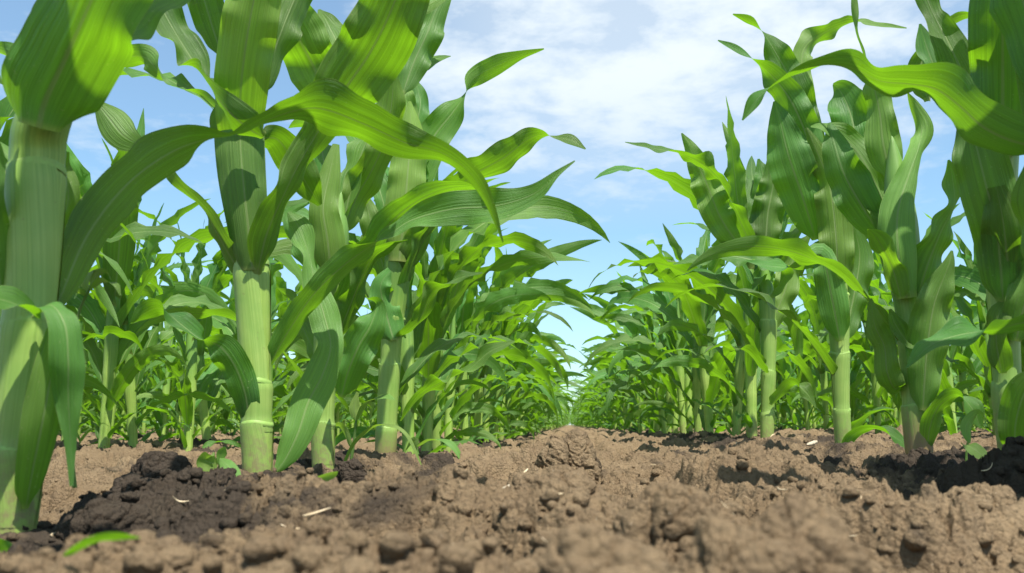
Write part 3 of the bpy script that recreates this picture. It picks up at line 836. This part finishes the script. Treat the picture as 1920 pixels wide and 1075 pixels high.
hero_plant(
    "slim corn plant of the right row with a low leaf arching down to the soil", GR,
    [(1582, 850, 1.27, 27), (1577, 740, 1.27, 28), (1573, 620, 1.27, 34), (1566, 520, 1.27, 40), (1556, 450, 1.27, 26), (1548, 400, 1.27, 4)],
    [0.06, 0.14, 0.22],
    [
        ([(1586, 850, 1.26, 20, 200), (1598, 818, 1.255, 26, 220), (1638, 804, 1.25, 28, 265), (1685, 824, 1.245, 22, 320), (1704, 848, 1.24, 3, 330)], dict(n=48)),
        ([(1588, 810, 1.28, 20, 220), (1620, 785, 1.275, 32, 250), (1652, 770, 1.27, 26, 280), (1682, 768, 1.265, 3, 280)], dict()),
        ([(1572, 540, 1.247, 60, 180), (1568, 450, 1.242, 66, 180), (1556, 350, 1.245, 62, 178), (1530, 280, 1.24, 30, 175), (1512, 240, 1.24, 5, 175)], dict(curl=.7, young=True)),
        ([(1530, 450, 1.28, 40, 180), (1505, 370, 1.26, 80, 178), (1478, 290, 1.25, 84, 176), (1462, 225, 1.25, 44, 174), (1452, 190, 1.25, 5, 174)], dict(curl=.3, wave=.24)),
        ([(1540, 330, 1.28, 40, 10), (1505, 220, 1.29, 62, 5), (1482, 150, 1.30, 66, 5), (1452, 95, 1.30, 44, 20), (1428, 58, 1.30, 20, 80), (1404, 38, 1.30, 20, 150), (1374, 27, 1.30, 3, 150)], dict(n=60)),
        ([(1535, 340, 1.26, 40, 180), (1510, 250, 1.25, 60, 178), (1480, 185, 1.24, 58, 176), (1445, 140, 1.24, 44, 150), (1412, 112, 1.23, 18, 100), (1382, 93, 1.23, 20, 40), (1346, 76, 1.23, 3, 40)], dict(n=60)),
        ([(1520, 210, 1.35, 30, 190), (1504, 108, 1.36, 40, 200), (1540, 66, 1.37, 44, 215), (1598, 42, 1.38, 26, 250), (1640, 46, 1.38, 22, 300), (1700, 53, 1.38, 3, 310)], dict(n=60)),
        ([(1575, 640, 1.25, 40, 178), (1560, 560, 1.24, 56, 176), (1540, 480, 1.235, 40, 170), (1500, 500, 1.23, 30, 110), (1450, 500, 1.225, 40, 60), (1400, 490, 1.22, 4, 60)], dict(n=60)),
        ([(1582, 640, 1.28, 30, 190), (1600, 560, 1.29, 50, 190), (1612, 480, 1.30, 50, 188), (1600, 420, 1.30, 6, 188)], dict()),
    ], 8, wild=[(.24, 60, 72, 0, .32, .045), (.10, 190, 62, -45, .30, .04)])

hero_plant(
    "corn plant in the right row with two leaves pointing up and left into open sky", GR,
    [(1438, 832, 1.78, 22), (1440, 740, 1.78, 23), (1441, 640, 1.78, 26), (1438, 560, 1.78, 30), (1434, 510, 1.78, 16), (1430, 480, 1.78, 3)],
    [0.06, 0.14, 0.24],
    [
        ([(1412, 470, 1.76, 30, 150), (1385, 410, 1.75, 44, 120), (1362, 360, 1.74, 44, 90), (1338, 325, 1.73, 44, 120), (1308, 302, 1.72, 40, 140), (1275, 288, 1.71, 20, 110), (1235, 280, 1.70, 24, 60), (1172, 267, 1.69, 3, 60)], dict(n=70)),
        ([(1392, 470, 1.78, 40, 180), (1352, 410, 1.77, 62, 178), (1325, 345, 1.77, 60, 176), (1298, 285, 1.77, 30, 172), (1278, 250, 1.77, 3, 172)], dict(curl=.3)),
        ([(1442, 560, 1.75, 30, 120), (1472, 512, 1.74, 40, 110), (1425, 492, 1.73, 50, 60), (1365, 480, 1.72, 42, 50), (1310, 488, 1.71, 36, 60), (1262, 496, 1.70, 3, 60)], dict(n=60)),
        ([(1435, 470, 1.80, 40, 180), (1440, 400, 1.80, 60, 182), (1450, 340, 1.80, 50, 182), (1440, 300, 1.80, 5, 182)], dict()),
        ([(1440, 620, 1.80, 30, 190), (1470, 550, 1.81, 50, 195), (1490, 480, 1.82, 40, 200), (1520, 440, 1.82, 5, 200)], dict()),
        ([(1438, 700, 1.76, 26, 120), (1400, 660, 1.75, 34, 110), (1350, 650, 1.74, 34, 90), (1310, 670, 1.73, 3, 90)], dict()),
        ([(1446, 760, 1.76, 24, 230), (1480, 720, 1.75, 30, 240), (1510, 735, 1.74, 26, 320), (1530, 765, 1.74, 3, 320)], dict()),
        ([(1425, 400, 1.83, 40, 10), (1432, 340, 1.84, 40, 10), (1422, 298, 1.85, 4, 10)], dict()),
    ], 9, wild=[(.26, 165, 74, 0, .30, .045), (.20, 150, 68, -40, .32, .045), (.30, 20, 78, 20, .36, .05), (.14, 190, 64, -45, .36, .044), (.33, 90, 80, 30, .36, .045)])


def side_plant(x, y, leaves, seed, label, group):
    """plant standing beside the lens, just out of the picture; its upper leaves throw the dappled shade"""
    rng = np.random.default_rng(seed)
    z = float(ground_low(np.array([x]), np.array([y]))[0])
    root = empty("corn_plant", (x, y, z))
    tag(root, label, "corn plant", group)
    path = [(0, 0, -.03), (0, 0, .12), (0, 0, .25), (0, 0, .38), (0, 0, .5)]
    (V, Q, U), P, L, RAD = stalk_geometry(path, [.014, .013, .015, .018, .003], [.08, .16, .26])
    link("stalk", np_mesh("stalk", V, Q, M_STALK, U - np.array([[0, .03]])), root)
    for (h, az, e0, e1, ln, w) in leaves:
        V, Q, U = wild_ribbon(rng, (0, 0, h), math.radians(az), math.radians(e0), math.radians(e1), ln, w, n=36, ncross=9, sway=.15, twist=.4)
        link("leaf", np_mesh("leaf", V, Q, M_LEAF, U), root)


side_plant(.42, .46, [(.30, 165, 60, 10, .30, .06), (.36, 195, 65, 20, .34, .06), (.33, 20, 70, 0, .45, .06), (.40, 100, 70, 20, .40, .06), (.20, -20, 60, -30, .4, .06)], 61,
           "corn plant outside the picture on the right, before the arched leaf one", GR)
side_plant(-.31, .20, [(.28, 25, 60, 10, .40, .06), (.36, 50, 62, 15, .45, .06), (.33, 190, 70, 0, .45, .07), (.40, 75, 65, 15, .40, .06), (.20, 230, 60, -30, .4, .06)], 63,
           "corn plant beside the camera on the left, just outside the picture", GL)


# ------------------------------------------------------------------ free-grown plants for the rest of the field
LEAFTAB = [  # collar height, length, width, start elevation, end elevation
    (.015, .14, .020, 45, -45), (.035, .19, .027, 52, -55), (.06, .25, .034, 56, -60), (.09, .32, .042, 60, -65), (.125, .38, .050, 64, -65), (.165, .44, .057, 67, -62),
    (.21, .48, .063, 70, -58), (.255, .50, .067, 72, -50), (.30, .50, .069, 75, -32), (.34, .46, .067, 78, -12), (.375, .40, .060, 80, 15), (.405, .33, .048, 84, 45), (.425, .23, .033, 86, 65)]


def grown(seed, scale, lod):
    """list of (name, geometry, material index) for one plant standing at the origin"""
    rng = np.random.default_rng(seed)
    nseg, ns, nl, nc = {0: (14, 40, 26, 7), 1: (8, 18, 15, 5), 2: (5, 7, 9, 3), 3: (4, 4, 6, 3)}[lod]
    lean = rng.uniform(-0.05, 0.05, 2)
    top = 0.50 * scale
    path = [(0, 0, -0.03)] + [(lean[0] * t * t * top, lean[1] * t * t * top, t * top) for t in (0, .25, .5, .75, 1.0)]
    k = scale ** .5
    (V, Q, U), P, L, _ = stalk_geometry(path, [.0130 * k, .0122 * k, .0125 * k, .0160 * k, .0110 * k, .001], [.07, .15, .24], nseg=nseg, n=ns)
    U = U - np.array([[0, 0.03]])
    out = [("stalk", (V, Q, U), 1)]
    az0 = rng.normal(0, .5)
    for i, (h, ln, w, e0, e1) in enumerate(LEAFTAB):
        if lod == 3 and i in (0, 1, 12): continue
        h *= scale * rng.uniform(.95, 1.05)
        az = az0 + math.pi * i + rng.normal(0, .55)
        b = np.array([np.interp(h + .03, L, P[:, a]) for a in range(3)])
        out.append(("leaf", wild_ribbon(rng, b, az, math.radians(e0 + rng.normal(0, 5)), math.radians(e1 + rng.normal(0, 25)), ln * scale * rng.uniform(.92, 1.22), w * rng.uniform(.85, 1.15) * scale ** .6,
                                        n=nl, ncross=nc, twist=1.25 if lod < 2 else .8, wave=.42, r0=.011, clasp=1.5, droop=rng.uniform(1.1, 2.0), sway=.8), 0))
    return out


def parts_plant(seed, scale):
    root = empty("corn_plant", (0, 0, 0))
    for nm, (V, Q, U), mi in grown(seed, scale, 0):
        link(nm, np_mesh(nm, V, Q, (M_LEAF, M_STALK)[mi], U), root)
    return root


def dup(root):
    r = root.copy()
    col.objects.link(r)
    for ch in root.children:
        c = ch.copy()
        col.objects.link(c)
        c.parent = r
    return r


rnd = random.Random(5)
spots = []                                                  # (distance, x, y, row)
HERO_Y = {0: 1.62, 1: 1.98}                                 # the traced plants end here in the two front rows
for row in range(-26, 27):
    # row -1 is the left front row, row 0 the right front row
    xr = 0.40 + 0.70 * row
    y = rnd.uniform(-0.3, 0.3)
    if row == -1: y = 1.66
    if row == 0: y = 2.02
    while y < 62:
        x = xr + rnd.gauss(0, .018)
        ang = math.atan2(x, y)
        step = rnd.uniform(.16, .27)
        lim = 12 if abs(row + .5) > 6 else 62
        if abs(row + .5) > 13: lim = 20
        if y > 0.25 and -0.76 < ang < 0.68 and y < max(lim, 22 if abs(row + .5) < 10 else 0):
            spots.append((math.hypot(x, y), x, y, row))
        y += step
for i in range(60):                                         # headland sown across the end of the rows
    x, y = rnd.uniform(-3.2, 3.4), rnd.uniform(40, 56)
    spots.append((math.hypot(x, y), x, y, 0 if x > 0 else -1))
spots.sort()
# a plant of the next left row that would stand right behind the stout plant stays, others likewise
NEAR, INDIV = 78, 289
protos = [parts_plant(100 + i, 0.95 + 0.06 * (i % 4)) for i in range(9)]
used = set()
sides = {-1: "the left front row", 0: "the right front row"}


def row_words(row):
    if row == -1: return "the row left of the furrow"
    if row == 0: return "the row right of the furrow"
    if row == -2: return "the second row left of the furrow"
    if row == 1: return "the second row right of the furrow"
    if row < 0: return "the rows behind the left front row"
    return "the rows behind the right front row"


count = {-1: 4, 0: 4}
NTH = ["", "first", "second", "third", "fourth", "fifth", "sixth", "seventh", "eighth", "ninth", "tenth"]


def near_label(row):
    if row in count and count[row] < 10:
        count[row] += 1
        return "%s corn plant from the camera in %s" % (NTH[count[row]], row_words(row))
    return "corn plant a little way off among others in %s" % row_words(row)


for i, (d, x, y, row) in enumerate(spots[:NEAR]):
    pi = rnd.randrange(len(protos))
    o = protos[pi] if pi not in used else dup(protos[pi])
    used.add(pi)
    s = rnd.uniform(.90, 1.10)
    s *= .93 if row in (-1, 0) else .90
    o.location = (x, y, gz(x, y) - .006)
    o.scale = (s, s, s * rnd.uniform(.95, 1.05))
    o.rotation_euler = (rnd.gauss(0, .05), rnd.gauss(0, .05), rnd.choice((0, math.pi)) + rnd.gauss(0, .38))
    tag(o, near_label(row), "corn plant", "mid distance corn in " + row_words(row))
for i, p in enumerate(protos):
    if i not in used:
        for c in list(p.children): bpy.data.objects.remove(c)
        bpy.data.objects.remove(p)

whole = []
for i in range(12):
    V, Q, U, MI = join([(g, mi) for _, g, mi in grown(300 + i, 0.94 + .05 * (i % 4), 1)])
    whole.append(np_mesh("corn_plant", V, Q, [M_LEAF, M_STALK], U, midx=MI))
for (d, x, y, row) in spots[NEAR:INDIV]:
    o = link("corn_plant", whole[rnd.randrange(len(whole))])
    s = rnd.uniform(.90, 1.10)
    s *= .93 if row in (-1, 0) else .90
    o.location = (x, y, gz(x, y) - .006)
    o.scale = (s, s, s * rnd.uniform(.95, 1.05))
    o.rotation_euler = (rnd.gauss(0, .05), rnd.gauss(0, .05), rnd.choice((0, math.pi)) + rnd.gauss(0, .38))
    tag(o, "small distant corn plant among many alike in %s" % row_words(row), "corn plant", "distant corn in " + row_words(row))


def far_rows():
    lods = {2: [join([(g, mi) for _, g, mi in grown(400 + i, 0.95 + .05 * (i % 3), 2)]) for i in range(10)],
            3: [join([(g, mi) for _, g, mi in grown(500 + i, 0.95 + .05 * (i % 3), 3)]) for i in range(10)]}
    Vs, Qs, Us, Ms, off = [], [], [], [], 0
    for (d, x, y, row) in spots[INDIV:]:
        V, Q, U, MI = lods[2 if d < 11 else 3][rnd.randrange(10)]
        a, s = rnd.choice((0, math.pi)) + rnd.gauss(0, .38), rnd.uniform(.84, 1.12)
        s *= .93 if row in (-1, 0) else .90
        ca, sa = math.cos(a) * s, math.sin(a) * s
        W = np.stack([V[:, 0] * ca - V[:, 1] * sa + x, V[:, 0] * sa + V[:, 1] * ca + y, V[:, 2] * s - .012], 1)
        Vs.append(W); Qs.append(Q + off); Us.append(U); Ms.append(MI); off += len(V)
    o = link("far_corn_field", np_mesh("far_corn_field", np.vstack(Vs), np.vstack(Qs), [M_LEAF, M_STALK], np.vstack(Us), midx=np.concatenate(Ms)))
    tag(o, "far off rows of corn running together into one green mass at the end of the furrow", "corn field", kind='stuff')


far_rows()


# ------------------------------------------------------------------ clods, crumbs and litter on the soil
def vn3(p, s, seed):
    return (vnoise(p[:, 0] * s + p[:, 2] * s * .7, p[:, 1] * s - p[:, 2] * s * .5, seed) + vnoise(p[:, 2] * s + 7, p[:, 0] * s * .8 - p[:, 1] * s * .6, seed + 3)) * .6


def sphere_grid(nu, nv):
    th = np.linspace(0, math.pi, nv)
    ph = np.linspace(0, 2 * math.pi, nu, endpoint=False)
    V = [np.array([[0, 0, 1.0]])]
    for t in th[1:-1]:
        V.append(np.stack([np.sin(t) * np.cos(ph), np.sin(t) * np.sin(ph), np.full(nu, math.cos(t))], 1))
    V.append(np.array([[0, 0, -1.0]]))
    V = np.vstack(V)
    Q = []
    for i in range(nv - 3):
        a = 1 + i * nu
        j = np.arange(nu); jn = (j + 1) % nu
        Q.append(np.stack([a + j, a + nu + j, a + nu + jn, a + jn], 1))
    j = np.arange(nu); jn = (j + 1) % nu
    T = np.vstack([np.stack([np.zeros(nu, int), 1 + j, 1 + jn], 1), np.stack([np.full(nu, len(V) - 1), len(V) - 1 - nu + jn, len(V) - 1 - nu + j], 1)])
    return V, np.vstack(Q), T


def lumps(V, count, rng, spread):
    P = rng.normal(size=(count, 3)); P /= np.linalg.norm(P, axis=1, keepdims=True)
    r = spread * (3.6 / math.sqrt(count)) * rng.uniform(.6, 1.15, count)
    best = np.zeros(len(V))
    for i in range(0, len(V), 2000):
        d2 = ((V[i:i + 2000, None, :] - P[None]) ** 2).sum(2)
        best[i:i + 2000] = (r * np.sqrt(np.clip(1 - d2 / (r * r), 0, 1))).max(1)
    return best


def clod_geometry(seed, rx, ry, rz, nu=150, nv=100):
    V, Q, T = sphere_grid(nu, nv)
    rng = np.random.default_rng(seed)
    q = V + seed * 3.7
    W = unit(V + 0.10 * np.stack([vn3(q, 3.1, seed), vn3(q + 5, 3.1, seed), vn3(q + 9, 3.1, seed)], 1))
    r = 0.62 + 0.22 * vn3(q, 1.3, seed) + 0.40 * lumps(W, 9, rng, .8)
    if nu > 40:
        r = r + 0.34 * lumps(W, 45, rng, .72) + 0.34 * lumps(W, 260, rng, .70) + 0.32 * lumps(W, 1300, rng, .7) + 0.02 * vn3(q, 30, seed + 3)
        r = r - 0.16 * np.clip(1 - np.abs(vn3(q, 2.2, seed + 7)) / 0.07, 0, 1)
    V = V * r[:, None]
    V = V / np.array([np.abs(V[:, 0]).max(), np.abs(V[:, 1]).max(), V[:, 2].max()])
    return V * np.array([rx, ry, rz]), Q, T


def clod(label, px, py, d, w_px, h_px, seed, depth=1.0, sink=0.45):
    """one lump of soil; px,py is where its top shows"""
    rx = w_px * d / F / 2
    rz = h_px * d / F / (2 - 2 * sink)
    top = at(px, py, d)
    V, Q, T = clod_geometry(seed, rx, rx * depth, rz)
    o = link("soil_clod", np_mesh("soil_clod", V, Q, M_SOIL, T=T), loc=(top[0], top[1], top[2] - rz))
    tag(o, label, "soil clod", "larger clods lying on the tilled soil")
    return o


clod("big blurred tan clod at the bottom of the photo right of centre", 1500, 925, .235, 290, 210, 11, 0.9)
clod("lower blurred lump joined to the left of the biggest foreground clod", 1360, 968, .225, 250, 150, 12, 0.9)
clod("broad blurred clod at the bottom edge below the middle", 1120, 985, .20, 340, 150, 13, 0.7)
clod("rounded clod with a dark hollow on its left side, right of centre in the foreground", 1250, 903, .34, 200, 120, 14)
clod("cracked clod cresting the furrow right below the gap between the rows", 1065, 804, .92, 130, 80, 15, 1.0)
clod("long tan crumbly mound behind the blurred clods in the middle", 1040, 872, .48, 270, 110, 16, .8)
clod("wide shaded clod in the furrow, left of the slim right row plant", 1395, 822, 1.30, 150, 60, 17)
clod("small round tan clod resting against the foot of the red footed right plant", 1770, 843, .97, 70, 38, 18)
clod("dark clod beside the stout second plant of the left row, on its left", 300, 845, .72, 130, 80, 19)
clod("tan clod with a dark hollow below it, left of the stout plant's foot", 255, 888, .62, 160, 80, 20)
clod("tan clod directly in front of the stout left plant's foot", 480, 905, .72, 130, 70, 21)
clod("tan clod at the right of the third left plant's foot", 600, 868, .98, 70, 60, 22)
clod("clod in the lower right corner of the photo", 1830, 905, .50, 180, 90, 23)
clod("rough clod right of the fourth left plant's foot, in half shade", 660, 858, 1.05, 80, 44, 24)
clod("crumbly clod on open soil in front of the slim right row plant", 1560, 885, .72, 150, 70, 25)
clod("dark clod in the bottom left corner behind the fallen leaf", 200, 930, .50, 210, 100, 26)
clod("wide dark clod lying in front of the stout left plant", 400, 945, .50, 180, 80, 27)
clod("tan clod behind the fallen leaf at the bottom left", 330, 925, .55, 110, 60, 28)


def crumbs():
    """loose crumbs of soil strewn between the clods"""
    rng = np.random.default_rng(77)
    base = [clod_geometry(60 + i, 1, 1, .8, 12, 8) for i in range(6)]
    Vs, Qs, Ts, off = [], [], [], 0
    n = 11000
    r = 0.20 * (3.2 / 0.20) ** rng.random(n)
    a = rng.uniform(-.72, .66, n)
    X, Y = r * np.sin(a), r * np.cos(a)
    Z = ground_full(X, Y, r)
    S = 0.0010 + 0.0050 * rng.random(n) ** 4.0
    for i in range(n):
        V, Q, T = base[rng.integers(6)]
        an = rng.uniform(0, 6.28); ca, sa = math.cos(an), math.sin(an)
        s = S[i]
        W = np.stack([(V[:, 0] * ca - V[:, 1] * sa) * s + X[i], (V[:, 0] * sa + V[:, 1] * ca) * s + Y[i], V[:, 2] * s + Z[i] + .2 * s], 1)
        Vs.append(W); Qs.append(Q + off); Ts.append(T + off); off += len(V)
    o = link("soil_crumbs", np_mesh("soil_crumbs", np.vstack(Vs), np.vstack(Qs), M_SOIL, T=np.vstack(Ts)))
    tag(o, "loose brown soil crumbs strewn over the furrow", "soil crumbs", kind='stuff')


crumbs()


def litter_leaf(name, label, cat, pts, seed, m=None, opt=None):
    rng = np.random.default_rng(seed)
    V, Q, U = hero_ribbon(pts, rng, **(opt or {}))
    B = V.mean(0)
    o = link(name, np_mesh(name, V - B, Q, m or M_LEAF, U), loc=tuple(B))
    tag(o, label, cat)
    return o


litter_leaf("fallen_leaf", "torn green leaf lying blurred on the soil at the bottom left", "leaf",
            [(118, 1042, .232, 18, 60), (165, 1018, .232, 34, 60), (215, 1007, .235, 30, 60), (262, 1008, .24, 4, 60)], 31)
litter_leaf("fallen_leaf", "blue green leaf tip poking into the bottom left corner", "leaf",
            [(-40, 1005, .38, 30, 60), (0, 1022, .38, 34, 50), (30, 1034, .38, 20, 50), (50, 1044, .38, 3, 50)], 32)


def weed(label, leaves, stem, stem_px, seed):
    rng = np.random.default_rng(seed)
    S = np.array([at(*p) for p in stem])
    B = S[0].copy()
    root = empty("weed_seedling", B)
    tag(root, label, "weed")
    P = catmull(S, 18)
    rad = np.linspace(1, .6, 18) * stem_px * stem[0][2] / F / 2
    V, Q, U = tube(P, rad, 8)
    link("stem", np_mesh("stem", V - B, Q, M_WEED, U * np.array([1, 3]) + np.array([0, .2])), root)
    for lf in leaves:
        V, Q, U = hero_ribbon(lf, rng, n=30, ncross=7, wave=.15, clasp=.2)
        link("leaf", np_mesh("leaf", V - B, Q, M_WEED, U), root)


weed("small weed with one pale and one dark leaf, left of the stout plant",
     [[(408, 870, .80, 8, 20), (395, 868, .79, 34, 15), (384, 862, .785, 38, 10), (382, 848, .78, 6, 10)],
      [(412, 860, .80, 8, 170), (425, 872, .79, 26, 170), (437, 888, .785, 28, 170), (450, 903, .78, 6, 170)],
      [(410, 872, .80, 8, 40), (415, 850, .80, 22, 30), (422, 838, .80, 5, 30)]],
     [(412, 905, .80), (411, 885, .80), (410, 862, .80)], 4, 41)
weed("single seedling leaf lying on the soil right of the stout plant's foot",
     [[(536, 938, .53, 6, 60), (556, 922, .53, 20, 55), (590, 902, .535, 26, 50), (622, 890, .54, 20, 50), (633, 884, .54, 3, 50)]],
     [(534, 950, .53), (535, 944, .53), (538, 937, .53)], 4, 42)
weed("slender weed with broad blue green leaf tops growing beside the purple footed plant",
     [[(668, 790, 1.2, 8, 230), (690, 756, 1.19, 24, 250), (720, 746, 1.18, 28, 290), (740, 750, 1.17, 4, 300)],
      [(668, 790, 1.2, 8, 150), (664, 765, 1.2, 22, 160), (670, 735, 1.2, 4, 160)],
      [(660, 840, 1.2, 8, 150), (640, 800, 1.2, 18, 120), (622, 800, 1.2, 4, 120)]],
     [(655, 885, 1.2), (662, 840, 1.2), (668, 788, 1.2)], 7, 43)
weed("thin grassy blade arching over the soil in front of the purple footed plant",
     [[(640, 882, 1.16, 8, 230), (668, 828, 1.15, 14, 240), (712, 798, 1.14, 16, 265), (758, 812, 1.13, 14, 300), (790, 872, 1.12, 2, 330)]],
     [(636, 892, 1.16), (638, 886, 1.16), (641, 880, 1.16)], 5, 44)
weed("low arching grass seedling on the soil to the right of the purple footed plant",
     [[(782, 838, 1.3, 8, 230), (808, 826, 1.29, 14, 260), (846, 834, 1.28, 18, 310), (874, 880, 1.27, 2, 330)],
      [(782, 838, 1.3, 8, 150), (776, 826, 1.3, 14, 150), (758, 850, 1.3, 2, 100)]],
     [(784, 852, 1.3), (783, 845, 1.3), (782, 837, 1.3)], 5, 45)
weed("dark green weed leaf leaning out over the soil right of the red footed plant",
     [[(1802, 832, .92, 8, 240), (1822, 840, .91, 26, 330), (1845, 856, .905, 20, 340), (1860, 868, .90, 3, 340)],
      [(1818, 832, .93, 8, 200), (1812, 800, .93, 20, 200), (1835, 775, .93, 18, 240), (1850, 800, .93, 3, 300)]],
     [(1812, 868, .93), (1812, 850, .93), (1814, 830, .93)], 5, 46)
weed("tall thin weed with dark shrivelled top leaves behind the front left plant",
     [[(150, 830, .56, 10, 230), (165, 812, .56, 14, 250), (190, 795, .56, 12, 260), (205, 800, .56, 3, 260)],
      [(140, 850, .56, 10, 150), (130, 820, .56, 20, 160), (125, 790, .56, 4, 160)],
      [(168, 545, .56, 6, 230), (190, 528, .555, 22, 235), (215, 535, .55, 18, 300), (226, 555, .55, 3, 320)],
      [(165, 548, .56, 6, 150), (158, 528, .56, 20, 150), (172, 508, .565, 16, 100), (190, 505, .57, 3, 60)],
      [(170, 540, .56, 6, 200), (182, 515, .565, 18, 190), (200, 512, .57, 14, 250), (208, 525, .57, 3, 300)],
      [(162, 556, .56, 6, 130), (148, 548, .555, 18, 120), (140, 560, .55, 3, 60)]],
     [(140, 915, .56), (134, 850, .56), (132, 760, .56), (138, 650, .56), (150, 580, .56), (170, 538, .56)], 9, 47)


def chip(label, px, py, d, l_px, w_px, ang, m, seed, curl=.4):
    """a splinter of old straw"""
    rng = np.random.default_rng(seed)
    l, w = l_px * d / F, w_px * d / F
    t = np.linspace(-.5, .5, 12)
    C = np.stack([t * l, 0.12 * l * np.sin(t * 3), l * curl * (t * t)], 1)
    rad = w / 2 * (1 - (2 * np.abs(t)) ** 4 * .7) * (1 + .15 * rng.normal(size=12))
    V, Q, U = tube(C, rad, 8)
    V[:, 2] *= .55
    p = at(px, py, d)
    o = link("straw_chip", np_mesh("straw_chip", V, Q, m), loc=(p[0], p[1], p[2]))
    o.rotation_euler = (0, math.radians(-ang), math.radians(ang))
    tag(o, label, "straw chip")


chip("short tan straw splinter on the furrow soil below the end of the left row", 983, 886, .70, 22, 6, 30, M_STRAW, 51)
chip("pale woody chip lying in the middle of the furrow soil", 951, 913, .60, 22, 10, 20, M_PITH, 52)
chip("curled dry leaf shred standing up right of the dark clods", 664, 958, .50, 40, 7, 80, M_STRAW, 53, 1.0)
chip("tiny white chip on the tan clod left of the stout plant", 315, 915, .60, 9, 6, 10, M_PITH, 54)
chip("dry whitish husk at the foot of the plant behind the right furrow clod", 1522, 832, 1.25, 26, 12, 15, M_PITH, 55)


def debris():
    """tiny shreds of last year's straw and roots, trodden into the soil"""
    rng = np.random.default_rng(91)
    Vs, Qs, Us, off = [], [], [], 0
    n = 170
    r = 0.30 * (3.0 / 0.30) ** rng.random(n)
    a = rng.uniform(-.62, .56, n)
    X, Y = r * np.sin(a), r * np.cos(a)
    Z = ground_full(X, Y, r)
    for i in range(n):
        l, w = rng.uniform(.004, .018), rng.uniform(.0005, .0014)
        t = np.linspace(-.5, .5, 7)
        C = np.stack([t * l, rng.uniform(-.3, .3) * l * t * t * 4, rng.uniform(-.1, .4) * l * t * t * 2], 1)
        V, Q, U = tube(C, w / 2 * (1 - (2 * np.abs(t)) ** 3 * .6), 5)
        an, ti = rng.uniform(0, 6.28), rng.normal(0, .35)
        V = np.stack([V[:, 0] * math.cos(ti), V[:, 1], V[:, 2] + V[:, 0] * math.sin(ti)], 1)
        W = np.stack([V[:, 0] * math.cos(an) - V[:, 1] * math.sin(an) + X[i], V[:, 0] * math.sin(an) + V[:, 1] * math.cos(an) + Y[i], V[:, 2] + Z[i] + w], 1)
        Vs.append(W); Qs.append(Q + off); Us.append(U); off += len(V)
    o = link("straw_debris", np_mesh("straw_debris", np.vstack(Vs), np.vstack(Qs), M_STRAW, np.vstack(Us)))
    tag(o, "tiny dry straw shreds scattered over the brown soil", "straw debris", kind='stuff')


debris()
